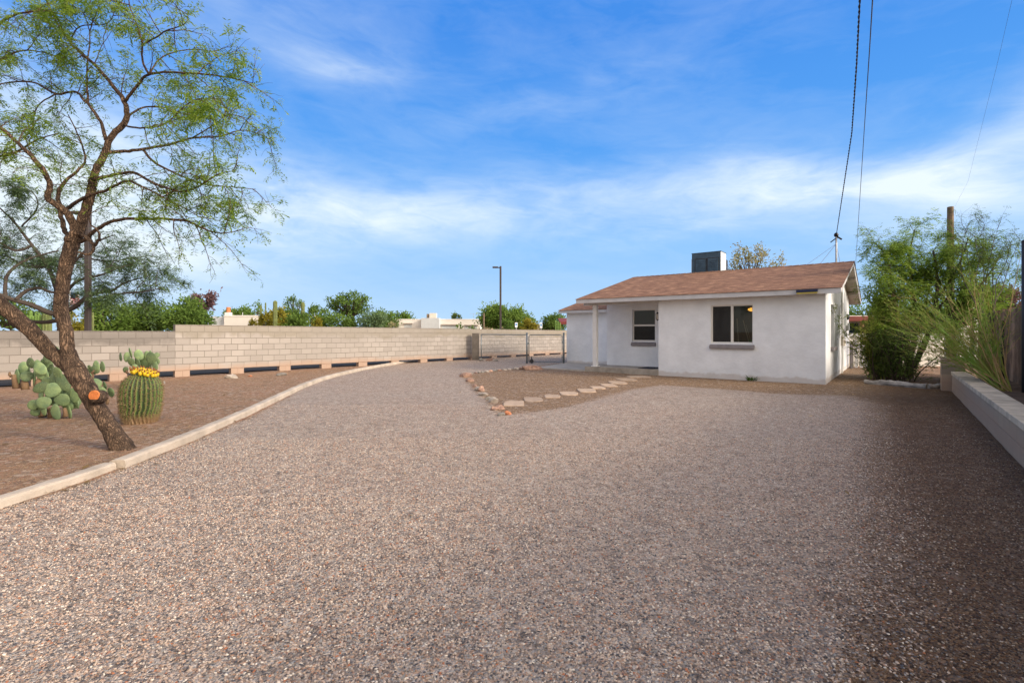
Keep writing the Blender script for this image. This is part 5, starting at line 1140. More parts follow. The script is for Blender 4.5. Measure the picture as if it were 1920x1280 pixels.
# ------------------------------------------------------------------ prickly pears and barrel cactus
def pear(name, label, pads, Y, trunkpts=()):
    cx = sum(p[0] for p in pads)/len(pads); base = P(cx, 622, Y); base.z = 0
    root = empty(name, label, 'cactus', base, 0, 'prickly pears in the planting bed')
    for (x, y, w_, h_, ang) in pads:
        mb = MB(); yy = Y+random.uniform(-.18, .18); c = P(x, y, yy)-base; a_ = R(ang)
        Mx = Matrix.Rotation(random.uniform(-.7, .7), 3, 'Z') @ Matrix.Rotation(a_, 3, 'Y') @ Matrix.Rotation(random.uniform(-.25, .25), 3, 'X')
        vs_b = len(mb.v); mb.ell((0, 0, 0), S(w_, Y)/2, .022, S(h_, Y)/2, seg=20, rings=14, tone=random.random())
        nv = []
        for v in mb.v:
            q = Vector(v); k = q.z/(S(h_, Y)/2); q.x *= 1.0+.16*k; q = Mx @ q; nv.append(tuple(q+c))
        mb.v = nv
        # areoles
        for _ in range(26):
            u_, v_ = random.uniform(-.8, .8), random.uniform(-.8, .8)
            if u_*u_+v_*v_ > .8: continue
            q = Vector((u_*S(w_, Y)/2*(1+.16*v_), -.024*math.sqrt(max(0, 1-u_*u_-v_*v_))-.002, v_*S(h_, Y)/2)); q = Mx @ q+c
            for _s in range(2): mb.leaf(q, (rvec()*.6-Y_).normalized(), .0035, .02, rvec(), .95)
        o = mb.build('pad', M['pad'], root, True)
    for (x0, y0, x1, y1, r_) in trunkpts:
        r_ *= .7
        mb = MB(); p0, p1 = P(x0, y0, Y)-base, P(x1, y1, Y)-base; mb.tube([p0, p0.lerp(p1, .5)+rvec()*.02, p1], [S(r_, Y), S(r_*.8, Y), S(r_*.6, Y)], 10, wob=.4); mb.build('stem', M['padold'], root, True)
def z3(l): return [(x/4.267, 600+y/4.267, w_/3.6, h_/3.6, a_) for x, y, w_, h_, a_ in l]
pear('prickly_pear', 'big prickly pear of many overlapping pads behind the leaning trunk', z3([(440, 480, 95, 110, 20), (380, 520, 80, 110, -10), (330, 540, 70, 90, 60), (390, 600, 80, 100, 10), (450, 560, 80, 110, -15), (480, 600, 70, 110, 5), (545, 600, 80, 110, -25), (330, 600, 60, 90, -35), (260, 680, 70, 60, 80), (310, 680, 90, 80, 10), (350, 710, 95, 65, 75), (450, 690, 85, 65, 65), (400, 640, 80, 80, 30), (445, 735, 110, 55, 80), (555, 735, 95, 65, 70), (540, 680, 90, 80, 50), (590, 660, 80, 90, 20), (280, 735, 60, 50, 70), (510, 500, 80, 120, -20), (460, 430, 80, 100, 10), (420, 560, 90, 100, 25), (500, 640, 90, 90, -40), (350, 660, 80, 80, 0), (480, 530, 70, 100, 35), (600, 600, 80, 110, 15), (620, 670, 70, 80, 70)]), 8.0,
     ((95, 783, 92, 765, 8), (80, 780, 80, 770, 9), (125, 781, 120, 765, 8)))
pear('prickly_pear', 'prickly pear with old corky base at the far left, near the wall', z3([(138, 452, 105, 62, 80), (185, 390, 55, 100, 5), (245, 345, 75, 60, 60), (230, 415, 90, 70, 70), (275, 475, 135, 60, 85), (320, 390, 90, 70, 60), (370, 350, 80, 70, 50), (300, 365, 80, 60, 70), (355, 460, 70, 80, 0), (400, 400, 70, 90, -20), (335, 430, 90, 70, 60), (430, 245, 80, 60, 60), (215, 450, 70, 70, 20), (390, 300, 60, 80, 10), (350, 410, 90, 70, 80)]), 9.6,
     ((30, 728, 26, 702, 9), (48, 730, 46, 712, 10), (70, 728, 75, 705, 8), (22, 705, 18, 697, 4)))
pear('prickly_pear', 'small prickly pear of a few pads between trunk and barrel cactus', z3([(750, 515, 85, 85, 10), (838, 525, 60, 55, 50), (818, 585, 50, 90, -5), (888, 578, 62, 68, 15), (700, 470, 50, 90, 0), (690, 560, 60, 90, 10)]), 8.6, ((200, 758, 200, 745, 5), (192, 756, 190, 735, 5)))
pear('prickly_pear', 'small prickly pear right behind the trunk by a wall opening', z3([(770, 368, 75, 60, 60), (820, 375, 75, 70, 50), (735, 410, 60, 50, 30), (760, 395, 60, 50, 70), (715, 375, 30, 28, 0)]), 11.6, ((170, 712, 173, 700, 5), (171, 702, 177, 694, 3)))
pear('prickly_pear', 'bright prickly pear against the wall behind the barrel cactus', z3([(965, 295, 62, 44, 70), (1045, 262, 52, 75, 15), (1015, 295, 36, 70, 5), (1050, 335, 60, 60, 10), (1110, 280, 75, 55, 70), (1175, 282, 42, 62, 5), (1200, 275, 30, 60, -10), (1215, 310, 95, 75, 60), (1255, 280, 34, 38, 0), (1100, 340, 75, 70, 45), (1160, 340, 80, 80, 20), (1240, 365, 70, 50, 60), (1195, 370, 90, 50, 85), (1085, 385, 60, 40, 60), (1005, 397, 40, 40, 0), (1240, 330, 60, 60, 30)]), 12.2, ((250, 712, 247, 696, 4), (262, 712, 262, 690, 4), (240, 700, 238, 694, 3)))

Yb = 7.65; bc = P(264, 622, Yb); bc.z = 0
bar = empty('barrel_cactus', 'fat ribbed barrel cactus with a tuft of yellow fruits on top', 'cactus', bc)
def kk_(k, N, NR): return (k*NR//N)*1.7
def barrel():
    mb = MB(); spn = MB(); NR = 27; N = NR*6; H = .77; R0 = .272
    prof = []
    for i in range(41):
        t_ = i/40; z = t_*H
        if t_ < .22: r_ = R0*(.80+.14*(t_/.22))
        elif t_ < .6: r_ = R0*(.94+.08*math.sin((t_-.22)/.38*math.pi/2))
        else:
            u_ = (t_-.6)/.4; r_ = R0*1.02*math.sqrt(max(0, 1-u_**2.4))
        prof.append((z, r_))
    lean = lambda z: Vector((-.0+.035*z*z, 0, 0))
    vs = []; tn = []
    for i, (z, r_) in enumerate(prof):
        for k in range(N):
            a_ = 2*math.pi*k/N+ (-.10*math.sin(max(0, .24-z)*13) if z < .24 else 0)
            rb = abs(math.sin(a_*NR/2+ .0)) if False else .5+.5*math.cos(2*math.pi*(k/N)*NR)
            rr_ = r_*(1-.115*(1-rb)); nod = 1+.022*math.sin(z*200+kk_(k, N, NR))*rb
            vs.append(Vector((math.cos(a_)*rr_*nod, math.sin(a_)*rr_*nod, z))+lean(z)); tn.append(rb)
    fs = []
    for i in range(len(prof)-1):
        for k in range(N): fs.append((i*N+k, i*N+(k+1) % N, (i+1)*N+(k+1) % N, (i+1)*N+k))
    fs.append(tuple((len(prof)-1)*N+k for k in range(N)))
    mb.add(vs, fs); mb.t = tn
    for kk in range(NR):
        th0 = 2*math.pi*kk/NR
        for i in range(2, 39):
            z, r_ = prof[i]; a_ = th0+(-.10*math.sin(max(0, .24-z)*13) if z < .24 else 0)
            c = Vector((math.cos(a_)*r_, math.sin(a_)*r_, z))+lean(z); o_ = Vector((math.cos(a_), math.sin(a_), 0))
            for _ in range(6): spn.leaf(c, (o_*.6+rvec()).normalized(), .006, random.uniform(.025, .05), rvec(), random.random())
    return mb, spn, lean
mbB, spn, lean = barrel()
mm = bpy.data.materials.new('barrel_cactus_skin'); mm.use_nodes = True; t = mm.node_tree; b = t.nodes['Principled BSDF']; b.inputs['Roughness'].default_value = .6
at_ = nd(t, 'ShaderNodeAttribute', attribute_name='tone'); tcn = nd(t, 'ShaderNodeTexCoord'); nz = nd(t, 'ShaderNodeTexNoise', i_Scale=25.0, i_Detail=5.0); lk(t, tcn, 'Object', nz, 'Vector')
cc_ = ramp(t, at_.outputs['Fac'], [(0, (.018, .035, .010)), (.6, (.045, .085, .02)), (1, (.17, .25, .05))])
sp = nd(t, 'ShaderNodeSeparateXYZ'); lk(t, tcn, 'Object', sp, 0)
cc_ = mixc(t, ramp(t, mth(t, 'ADD', sp.outputs[2], mth(t, 'MULTIPLY', nz.outputs[0], -.12)), [(.0, .9), (.10, 0.0)]), cc_, (.25, .15, .08)); t.links.new(cc_, b.inputs['Base Color'])
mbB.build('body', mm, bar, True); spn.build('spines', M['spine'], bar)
for k in range(34):
    a_ = R(360*k/34*2.0+random.uniform(-8, 8)); rr_ = (.10 if k < 17 else .155)+random.uniform(-.015, .015)
    p_ = Vector((math.cos(a_)*rr_+.06, math.sin(a_)*rr_*.8, .772-.6*rr_*rr_*2-(.25*math.cos(a_)*rr_))); d = Vector((math.cos(a_)*.5, math.sin(a_)*.5, 1)).normalized(); L = random.uniform(.05, .07)
    mb = MB(); mb.tube([p_, p_+d*L*.2, p_+d*L*.6, p_+d*L], [.014, .025, .024, .012], 8); fo = mb.build('fruit', M['fruit'], bar, True)
    mb = MB(); mb.tube([p_+d*L*.95, p_+d*L*1.45], [.012, .009], 6); mb.build('dry_tip', M['fruittip'], fo)

# ------------------------------------------------------------------ right side: low wall, pillar, fence, shrubs
LB = Vector((5.25, 5.06, 0)); lrot = math.atan2(V.y, V.x)
lw = empty('low_block_wall', 'low pale block retaining wall with flat capping along the right edge', 'wall', LB, lrot)
# local x along V, local y = -RR
mb = MB(); mb.box(-9, 8.28, -.235, 0, -.15, .40); mb.build('wall', M.setdefault('blockC', blockmat('low_wall_block', .40, (.54, .42, .29), (.45, .355, .25), (.33, .26, .19))), lw)
x = -9.0; mb = MB(); 
while x < 8.2:
    x2 = min(x+.4, 8.30); mb.bevbox(x+.003, x2-.003, -.255, .02, .4, .475+random.uniform(-.002, .002), .008, tone=random.random()); x = x2
mb.build('capping', pmat('low_wall_cap', (.53, .445, .33), .9, bump=.004, bscale=40, var=.25, vscale=4, tone=.12), lw)
pc = LB+V*8.5+RR*.02
pl = empty('block_pillar', 'pale block pillar with a cap at the far end of the low wall', 'pillar', pc, lrot)
mb = MB(); mb.box(-.2, .2, -.22, .2, -.1, .74); mb.build('shaft', M['blockC'], pl); mb = MB(); mb.bevbox(-.22, .22, -.24, .22, .74, .80, .01); mb.build('cap', M['curb'], pl)
# soil behind the low wall
mb = MB(); q0 = LB+RR*.236; q = [q0-V*9, q0+V*8.3, q0+V*8.3+RR*.72, q0-V*9+RR*.72]
mb.add([v+Z_*.34 for v in q]+[v-Z_*.1 for v in q], [(0, 3, 2, 1), (1, 2, 6, 5), (0, 1, 5, 4), (2, 3, 7, 6)]); tag(mb.build('planting_soil', pmat('planting_soil', (.12, .08, .055), .95, bump=.02, bscale=20, var=.4)), kind='structure')
# wooden fence: boards
fo_ = LB+RR*.92
wf_ = empty('wooden_fence', 'tall weathered brown board fence behind the low wall at right', 'fence', fo_, lrot)
mb = MB(); x = -8.5
while x < 13:
    w_ = random.uniform(.13, .15); hh = 1.90+random.uniform(-.03, .03); mb.bevbox(x, x+w_-.008, -.022, 0, .08, hh, .004, tone=random.random()); x += w_
mb.build('boards', M['wood_old'], wf_)
for z in (.5, 1.55): mb = MB(); mb.bevbox(-8.5, 13, -.07, -.024, z, z+.09, .006); mb.build('rail', M['wood_old'], wf_)
for k, x in enumerate((5.35, 2.5, 8.4)):
    mb = MB(); mb.tube([(x, .05, .2), (x, .05, 1.62 if k else 1.55)], .03, 10); mb.ell((x, .05, 1.63 if k else 1.56), .035, .035, .03); mb.build('post', M['black'], wf_, True)
tp = P(1919.5, 453, 8.6)
mb = MB(); mb.tube([(0, 0, 0), (0, 0, tp.z)], .05, 12); mb.ell((0, 0, tp.z), .055, .055, .04); o = mb.build('metal_post', M['darkmetal'], smooth=True); o.location = (tp.x+.03, tp.y, 0); tag(o, 'tall dark metal post at the right edge above the wooden fence', 'post')
# pipes rising beyond the fence
pp = empty('vent_pipes', 'pair of grey metal pipes rising behind the fence, one with a dark cap', 'pipes', (P(1823, 622, 19).x, 19, 0))
mb = MB(); mb.tube([(0, 0, 0), (0, 0, P(0, 515, 19).z)], .065, 12); mb.build('pipe', M['galv'], pp, True); mb = MB(); dx = S(16, 19); mb.tube([(dx, 0, 0), (dx, 0, P(0, 530, 19).z)], .08, 12); mb.build('pipe', M['galv'], pp, True)
mb = MB(); zt_ = P(0, 515, 19).z; mb.tube([(0, 0, zt_), (.1, 0, zt_+.1), (.2, 0, zt_+.06)], .08, 10); mb.build('pipe_cap', M['darkmetal'], pp, True)
r_, h_ = flatbld('garden_shed', 'white flat roofed shed beyond the wooden fence', 1800, 1870, 583, 24, 4, 'whitebld')
# stone edging strip
e0, e1, e2 = G(1622, 719), G(1738, 729), G(1764, 728)
for (a_, b2_, lb_) in ((e0, e1, 'long weathered grey edging board in front of the thicket'), (e1+Vector((.02, .0, 0)), e2, 'short pale edging stone between the grey board and the pillar')):
    dd = b2_-a_; mb = MB(); n = 14; mb.tube([Vector((0, 0, .05))+dd*k/n+Z_*noise.noise(Vector((k, 1, 1)))*.015 for k in range(n+1)], [.075+.015*noise.noise(Vector((k*.7, 4, 2))) for k in range(n+1)], 8, wob=.5)
    o = mb.build('edging_board', M['log']); o.location = a_; tag(o, lb_, 'edging')
# neighbour's wall, picket gate, house
nb0 = P(1560, 690, 20.2); L = P(1770, 690, 20.2).x-nb0.x
mb = MB(); mb.box(0, L, 0, .2, -.05, 1.20); nw = mb.build('garden_wall', M['whitebld']); nw.location = (nb0.x, 20.2, 0); tag(nw, 'pale painted garden wall behind the picket gate', 'wall')
mb = MB(); mb.bevbox(-.05, L, -.03, .23, 1.2, 1.34, .01); mb.build('capping', M['white_paint'], nw)
pg0 = P(1594, 690, 18.9); pg = empty('picket_gate', 'white picket gate between the house corner and the thicket', 'gate', (pg0.x, 18.9, 0))
mb = MB(); mb.bevbox(.03, .13, 0, .08, -.03, .98, .006); mb.build('post', M['sill'], pg)
for k in range(5):
    x = .24+k*.195; mb = MB(); w_ = .055
    vs = [(x-w_, 0, .03), (x+w_, 0, .03), (x+w_, 0, .97), (x+.02, 0, 1.08), (x-.02, 0, 1.08), (x-w_, 0, .97)]
    mb.add(vs+[(a_, .02, c2_) for a_, b2_, c2_ in vs], [(0, 1, 2, 3, 4, 5), (11, 10, 9, 8, 7, 6)]+[(i, 6+i, 6+(i+1) % 6, (i+1) % 6) for i in range(6)]); mb.build('picket', M['fascia'], pg)
for z in (.2, .82): mb = MB(); mb.bevbox(.13, 1.12, .022, .06, z, z+.07, .004); mb.build('rail', M['white_paint'], pg)
nh = P(1575, 622, 29); nr = empty('neighbour_house', 'ochre neighbouring house with a dark red roof edge behind the picket gate', 'house', (nh.x, 29, 0))
mb = MB(); mb.box(0, 6, 0, 5, -.05, 2.2); mb.build('wall', M['yellow'], nr)
mb = MB(); mb.bevbox(-.3, 2.2, -.5, 5.3, 2.2, 2.34, .01); rr2 = mb.build('roof', M['whitebld'], nr); mb = MB(); mb.bevbox(-.31, 2.21, -.54, -.503, 2.02, 2.3, .006); mb.build('fascia', M['redtrim'], rr2)
mb = MB(); mb.bevbox(.35, 1.15, -.03, .03, .9, 2.0, .01); wn_ = mb.build('window', M['soffit'], nr); mb = MB(); mb.bevbox(.45, 1.05, -.045, -.031, 1.0, 1.9, .004); mb.build('pane', M['glassdark'], wn_)

# dark thicket + palo verde
def bush_stems(root, base, n, spread, H, r, mat, lfmat, leaf, per, name='stems', lname='foliage', bend=.15, lean=Vector((0, 0, 0)), start=.3, wide=.45, rad=.25):
    st_ = MB(); lf = MB()
    for k in range(n):
        a_ = random.uniform(0, 6.28); d = (Vector((math.cos(a_), math.sin(a_), 0))*random.uniform(0, spread)+Z_+lean).normalized()
        hh = H*random.uniform(.55, 1.05); pts = wander(base+Vector((math.cos(a_), math.sin(a_), 0))*random.uniform(0, rad), d, hh, 8, bend, .02)
        st_.tube(pts, [r*(1-.8*j/8) for j in range(9)], 5, cap=False, tone=random.random())
        for j in range(1, 9):
            if j/8 < start: continue
            for _ in range(per):
                b1 = wander(pts[j], ((pts[j]-pts[j-1]).normalized()*.7+rvec()), random.uniform(.15, wide), 3, .25, .03)
                st_.tube(b1, [r*.25, r*.2, r*.15, r*.1], 3, cap=False)
                tn = random.random()
                for _2 in range(7):
                    m_ = random.randint(1, 3); lf.leaf(b1[m_]+rvec()*.03, ((b1[m_]-b1[m_-1]).normalized()+rvec()*.9).normalized(), leaf*.22, leaf*random.uniform(.6, 1.3), rvec(), min(1, max(0, tn*.7+random.uniform(0, .3))))
    o = st_.build(name, mat, root, loc=root.location); o.location = (0, 0, 0); o = lf.build(lname, lfmat, root, loc=root.location); o.location = (0, 0, 0)
tg = G(1702, 716)+Vector((0, .5, 0))
th = empty('oleander_thicket', 'dark leafy thicket with upright dark stems behind the edging board', 'shrub', tg)
bush_stems(th, tg, 34, .36, 1.6, .020, M['bark_far'], M['leaf_dark'], .12, 4, start=.12, wide=.34, rad=.55)
M['leaf_cane'] = leafmat('leaf_cane', (.10, .16, .03), (.30, .34, .07), .4)
yg = tg+Vector((-.02, .45, 0)); yh = empty('cane_shrub', 'yellow green cane shrub rising out of the dark thicket beside the house', 'shrub', yg)
bush_stems(yh, yg, 28, .24, 2.1, .013, M['stem_green'], M['leaf_cane'], .10, 6, start=.15, wide=.28, rad=.38)
pvb = tg+Vector((.35, .5, 0)); M['leaf_pv'] = leafmat('leaf_palo_verde', (.12, .22, .035), (.36, .48, .09), .5)
pv = empty('palo_verde_tree', 'feathery green palo verde crown fanning out above the dark thicket', 'tree', pvb)
wood = MB(); lf = MB()
py_ = pvb.y
def k3(l): return [P(a_, b2_, py_+c2_) for a_, b2_, c2_ in l]
pl_ = [(k3([(1706, 708, 0), (1700, 660, 0), (1688, 620, -.1), (1680, 575, -.1), (1672, 530, -.2), (1662, 480, -.3), (1640, 455, -.4)]), rpx([7, 6, 5, 4, 3, 2, 1], py_), .72),
 (k3([(1700, 700, 0), (1712, 650, .2), (1716, 600, .3), (1712, 540, .4), (1705, 480, .4), (1715, 430, .5)]), rpx([6, 5, 4, 3, 2, 1], py_), .7),
 (k3([(1712, 690, 0), (1735, 640, -.2), (1750, 590, -.3), (1758, 530, -.3), (1750, 470, -.3)]), rpx([6, 5, 4, 3, 1.5], py_), .7),
 (k3([(1690, 620, 0), (1680, 590, .3), (1668, 565, .4), (1655, 550, .5), (1645, 560, .6)]), rpx([4, 3, 2.4, 1.5, 1], py_), .8),
 (k3([(1682, 570, 0), (1672, 545, -.3), (1660, 525, -.5), (1652, 508, -.6)]), rpx([3, 2, 1.5, 1], py_), .9),
 (k3([(1712, 560, .3), (1695, 510, .6), (1686, 475, .7), (1676, 455, .8)]), rpx([3, 2, 1.5, 1], py_), .9),
 (k3([(1750, 590, -.3), (1775, 560, -.5), (1800, 540, -.6), (1830, 530, -.6)]), rpx([3, 2.4, 1.6, 1], py_), .8),
 (k3([(1716, 600, .3), (1738, 560, .5), (1748, 520, .7), (1770, 490, .8)]), rpx([3, 2.4, 1.6, 1], py_), .8)]
pl_ += [(k3([(1745, 620, -.3), (1780, 590, -.5), (1815, 560, -.7), (1850, 520, -.8), (1875, 480, -.9)]), rpx([3.5, 3, 2.4, 1.8, 1], py_), .8),
 (k3([(1757, 560, -.3), (1785, 520, -.4), (1805, 480, -.4), (1815, 445, -.4)]), rpx([3, 2.4, 1.6, 1], py_), .85),
 (k3([(1780, 595, -.5), (1820, 600, -.6), (1860, 590, -.7)]), rpx([2.4, 1.6, 1], py_), .85),
 (k3([(1700, 640, 0), (1680, 625, .3), (1665, 610, .5), (1650, 615, .6)]), rpx([3, 2, 1.5, 1], py_), .85)]
limb_tree(pv, wood, lf, pl_, .12, .72, .40, .19, r1=.008, leafskip=.1, fl=7, gravity=.04)
o = wood.build('trunk', M['bark_far'], pv, True, loc=pvb); o.location = (0, 0, 0)
o = lf.build('crown', M['leaf_pv'], pv, loc=pvb); o.location = (0, 0, 0)
# broom between the low wall and the fence
bb = LB+V*5.4+RR*.5+Z_*.34; br_ = empty('broom_shrub', 'green stemmed broom shrub leaning over the low wall in front of the fence', 'shrub', bb)
st_g = MB(); st_t = MB(); lf = MB()
for k in range(72):
    s_ = random.uniform(-.25, .3); b0 = bb+V*s_*1.2+RR*random.uniform(-.12, .12)
    a_ = random.gauss(-.55, .42)      # lean to the left in the yard's own frame, some upright, a few right
    d = (Z_*random.uniform(.8, 1.3)+V*(-a_)*1.1+RR*random.uniform(-1.0, .0)).normalized()
    Ls = random.uniform(1.1, 2.6); pts = wander(b0, d, Ls, 9, .11, .03)
    T = st_t if random.random() < .35 else st_g
    T.tube(pts, [.010*(1-.75*j/9) for j in range(10)], 5, cap=False)
    for j in range(3, 10):
        for _ in range(2):
            b1 = wander(pts[j], ((pts[j]-pts[j-1]).normalized()+rvec()*.55), random.uniform(.2, .55), 4, .12, .01)
            (T if random.random() < .3 else st_g).tube(b1, [.0035, .003, .0025, .002, .0012], 3, cap=False)
            if j > 3 and random.random() < .85:
                tn = random.random()
                for _2 in range(8): m_ = random.randint(1, 4); lf.leaf(b1[m_], ((b1[m_]-b1[m_-1]).normalized()+rvec()*.7).normalized(), .010, random.uniform(.04, .08), rvec(), tn)
for mm_, nm, mt_ in ((st_g, 'green_stems', 'stem_green'), (st_t, 'dry_stems', 'stem_tan'), (lf, 'foliage', 'leaf_broom')):
    o = mm_.build(nm, M[mt_], br_, loc=br_.location); o.location = (0, 0, 0)
# tall airy shrub over the fence
ab = P(1850, 640, 11.8); ab.z = 0
ar = empty('creosote_shrub', 'tall airy shrub with bluish green tips reaching above the fence at right', 'shrub', ab)
wood = MB(); lf = MB(); al = []
for (x1, y1, x2, y2) in ((1805, 520, 1812, 425), (1830, 520, 1845, 410), (1850, 520, 1870, 430), (1868, 530, 1895, 455), (1880, 540, 1912, 450), (1820, 530, 1800, 450), (1845, 510, 1828, 440), (1862, 500, 1880, 480)):
    al.append(([ab+Z_*0, P((1850+x1)/2+random.uniform(-8, 8), 585, 11.8+random.uniform(-.3, .3)), P(x1, y1, 11.8+random.uniform(-.5, .5)), P((x1+x2)/2+random.uniform(-6, 6), (y1+y2)/2, 11.8+random.uniform(-.5, .5)), P(x2, y2, 11.8)], [.022, .017, .012, .008, .004], .55))
limb_tree(ar, wood, lf, al, .24, .5, .28, .10, r1=.006, leafskip=.25, fl=4, gravity=-.05)
o = wood.build('stems', M['bark_far'], ar, loc=ar.location); o.location = (0, 0, 0); o = lf.build('foliage', M['leaf_green'], ar, loc=ar.location); o.location = (0, 0, 0)

# weed at the house foot
wg = G(1411, 713.5); we = MB()
for k in range(46):
    a_ = random.uniform(0, 6.28); d = Vector((math.cos(a_), math.sin(a_), random.uniform(.3, 1.6))).normalized(); we.leaf(Vector((random.uniform(-.12, .12), random.uniform(-.05, .05), 0)), d, .03, random.uniform(.10, .22), rvec(), random.random()*.6)
o = we.build('weed', M['leaf_green']); o.location = wg; tag(o, 'small green weed growing at the foot of the house wall', 'weed')

# loose pebbles lying on the drive close to the camera: real stones, too many to count
def pebbles(name, label, stops, brown, seed):
    rng = np.random.RandomState(seed); pts = []
    for (ya, yb, dens) in ((1.3, 2.6, 4600), (2.6, 4.2, 3400), (4.2, 6.5, 1800), (6.5, 9.5, 600)):
        wmax = yb*1.09+.1; n = int(dens*(yb-ya)*wmax*2)
        X = rng.uniform(-wmax, wmax, n); Y = rng.uniform(ya, yb, n)
        keep = np.abs(X) < Y*1.09+.1; X, Y = X[keep], Y[keep]
        ix = np.clip(((X-xs[0])/st).round().astype(int), 0, nx-1); iy = np.clip(((Y-ys[0])/st).round().astype(int), 0, ny-1)
        gv = gravel[iy, ix]; sv = soilv[iy, ix]; zv = Z[iy, ix]; r_ = rng.uniform(.05, .95, len(X))
        lowwall = (X-LB.x)*RR.x+(Y-LB.y)*RR.y < -.03
        ok = ((gv < r_) if brown else (gv >= r_)) & lowwall & (sdist(X, Y, [v for v in curb_w]+[Vector((-20, 30, 0)), Vector((-20, -5, 0)), Vector((-4.1, -5, 0))]) < -.02)
        if brown: ok |= False
        pts.append(np.stack([X[ok], Y[ok], zv[ok]], -1))
    P_ = np.concatenate(pts)
    me = bpy.data.meshes.new(name); me.from_pydata(P_.tolist(), [], [])
    o = bpy.data.objects.new(name, me); C.objects.link(o); tag(o, label, kind='stuff'); o['category'] = 'gravel'
    m = bpy.data.materials.new(name); m.use_nodes = True; t = m.node_tree; b = t.nodes['Principled BSDF']; b.inputs['Roughness'].default_value = .75; b.inputs['Specular IOR Level'].default_value = .3
    at = nd(t, 'ShaderNodeAttribute', attribute_name='pc', attribute_type='INSTANCER')
    t.links.new(mixc(t, 1.0, ramp(t, at.outputs['Fac'], stops, 'CONSTANT'), (1.02, .985, .89), 'MULTIPLY'), b.inputs['Base Color'])
    ng = bpy.data.node_groups.new(name, 'GeometryNodeTree'); ng.interface.new_socket('Geometry', in_out='INPUT', socket_type='NodeSocketGeometry'); ng.interface.new_socket('Geometry', in_out='OUTPUT', socket_type='NodeSocketGeometry')
    gi = ng.nodes.new('NodeGroupInput'); go = ng.nodes.new('NodeGroupOutput')
    ico = ng.nodes.new('GeometryNodeMeshIcoSphere'); ico.inputs['Radius'].default_value = 1.0; ico.inputs['Subdivisions'].default_value = 2
    sm_ = ng.nodes.new('GeometryNodeSetMaterial'); sm_.inputs['Material'].default_value = m
    sp_ = ng.nodes.new('GeometryNodeSetPosition'); nz_ = ng.nodes.new('ShaderNodeTexNoise'); nz_.inputs['Scale'].default_value = 1.3
    ms = ng.nodes.new('ShaderNodeVectorMath'); ms.operation = 'MULTIPLY_ADD'; ms.inputs[1].default_value = (1.1, 1.1, 1.1); ms.inputs[2].default_value = (-.55, -.55, -.55)
    ng.links.new(nz_.outputs[1], ms.inputs[0]); ng.links.new(ms.outputs[0], sp_.inputs['Offset'])
    ng.links.new(ico.outputs['Mesh'], sp_.inputs['Geometry']); ng.links.new(sp_.outputs[0], sm_.inputs['Geometry'])
    ip = ng.nodes.new('GeometryNodeInstanceOnPoints')
    rs = ng.nodes.new('FunctionNodeRandomValue'); rs.data_type = 'FLOAT_VECTOR'; rs.inputs[0].default_value = (.0034, .0028, .0022); rs.inputs[1].default_value = (.0082, .0066, .0050); rs.inputs['Seed'].default_value = seed
    rr3 = ng.nodes.new('FunctionNodeRandomValue'); rr3.data_type = 'FLOAT_VECTOR'; rr3.inputs[0].default_value = (-.5, -.5, 0); rr3.inputs[1].default_value = (.5, .5, 6.28); rr3.inputs['Seed'].default_value = seed+1
    rc = ng.nodes.new('FunctionNodeRandomValue'); rc.data_type = 'FLOAT'; rc.inputs['Seed'].default_value = seed+2
    sa = ng.nodes.new('GeometryNodeStoreNamedAttribute'); sa.data_type = 'FLOAT'; sa.domain = 'INSTANCE'; sa.inputs['Name'].default_value = 'pc'
    m2p = ng.nodes.new('GeometryNodeMeshToPoints')
    ng.links.new(gi.outputs[0], m2p.inputs[0]); ng.links.new(m2p.outputs[0], ip.inputs['Points']); ng.links.new(sm_.outputs[0], ip.inputs['Instance'])
    ng.links.new(rs.outputs[0], ip.inputs['Scale']); ng.links.new(rr3.outputs[0], ip.inputs['Rotation'])
    ng.links.new(ip.outputs[0], sa.inputs['Geometry']); ng.links.new(rc.outputs[1], sa.inputs['Value']); ng.links.new(sa.outputs[0], go.inputs[0])
    md = o.modifiers.new('scatter', 'NODES'); md.node_group = ng
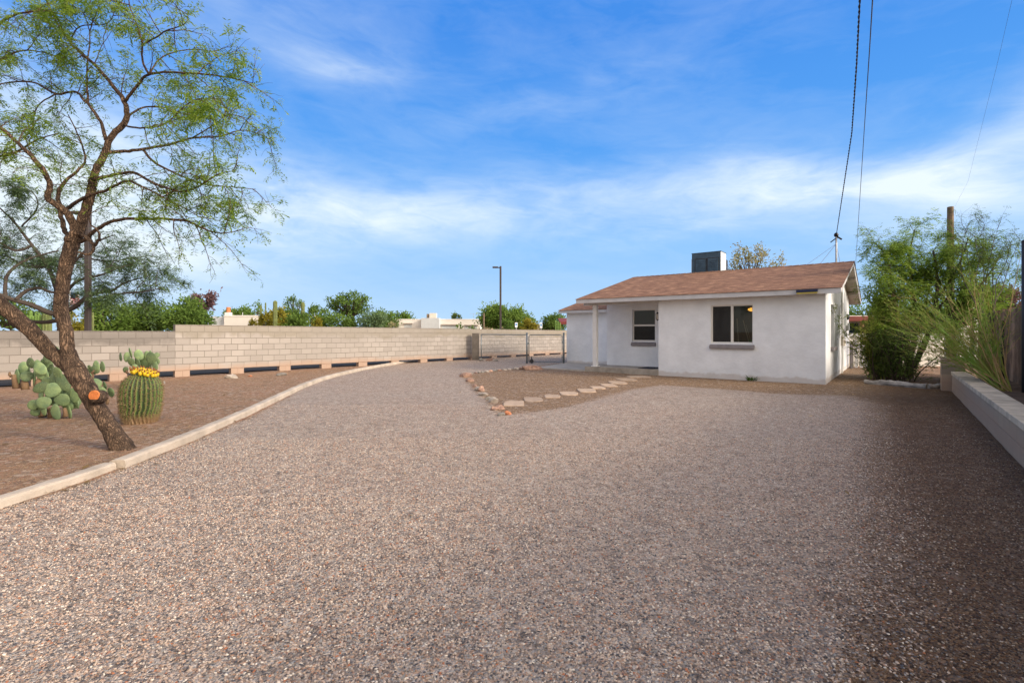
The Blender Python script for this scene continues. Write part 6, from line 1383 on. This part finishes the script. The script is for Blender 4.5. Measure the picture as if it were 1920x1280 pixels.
pk = [(0, (.08, .08, .095)), (.10, (.19, .16, .15)), (.22, (.36, .27, .225)), (.38, (.48, .375, .32)), (.50, (.40, .255, .185)), (.58, (.28, .275, .285)), (.68, (.55, .45, .385)), (.82, (.48, .41, .375)), (.92, (.72, .66, .60)), (.975, (.42, .17, .09))]
bk = [(0, (.05, .035, .03)), (.25, (.11, .075, .055)), (.45, (.17, .115, .08)), (.62, (.25, .175, .12)), (.78, (.16, .13, .11)), (.92, (.40, .34, .29)), (.97, (.15, .07, .05))]  # brown stones, colours darkened to carry shade along the low wall
pebbles('loose_gravel', 'pinkish grey gravel stones covering the near part of the drive', pk, False, 3)
pebbles('loose_gravel', 'brown gravel stones, their colour darkened with shade, on the near ground along the low wall', bk, True, 8)

# dry leaves and twigs blown against the kerb and under the trees
mb = MB()
rl = random.Random(5)
for k in range(2600):
    if k % 3 == 0:
        i = rl.randrange(1, len(curb_w)-2); q = curb_w[i].lerp(curb_w[i+1], rl.random()); d_ = (curb_w[i+1]-curb_w[i]).normalized(); q = q+Vector((-d_.y, d_.x, 0))*(rl.choice((-1, 1))*abs(rl.gauss(0, .16))+(.08 if rl.random() < .5 else 0))
    elif k % 3 == 1: q = Vector((rl.uniform(-10, -4.6), rl.uniform(4.5, 11), 0))
    else: q = Vector((rl.uniform(-4, 8), rl.uniform(2.2, 13), 0)) if rl.random() < .25 else Vector((rl.uniform(7.5, 11), rl.uniform(10.5, 14.5), 0))
    q.z = .016 if sdist(np.array([q.x]), np.array([q.y]), drive)[0] > -.2 else .012
    a_ = rl.uniform(0, 6.28); L = rl.uniform(.012, .035) if rl.random() < .9 else rl.uniform(.05, .12)
    mb.leaf(q, Vector((math.cos(a_), math.sin(a_), rl.uniform(-.1, .25))), L*rl.uniform(.15, .45), L, Vector((0, 0, 1)), rl.random())
lt = mb.build('leaf_litter', leafmat('dry_leaf', (.14, .09, .04), (.55, .40, .22), .1)); tag(lt, 'dry fallen leaves and twigs scattered over the gravel and along the kerb', kind='stuff')
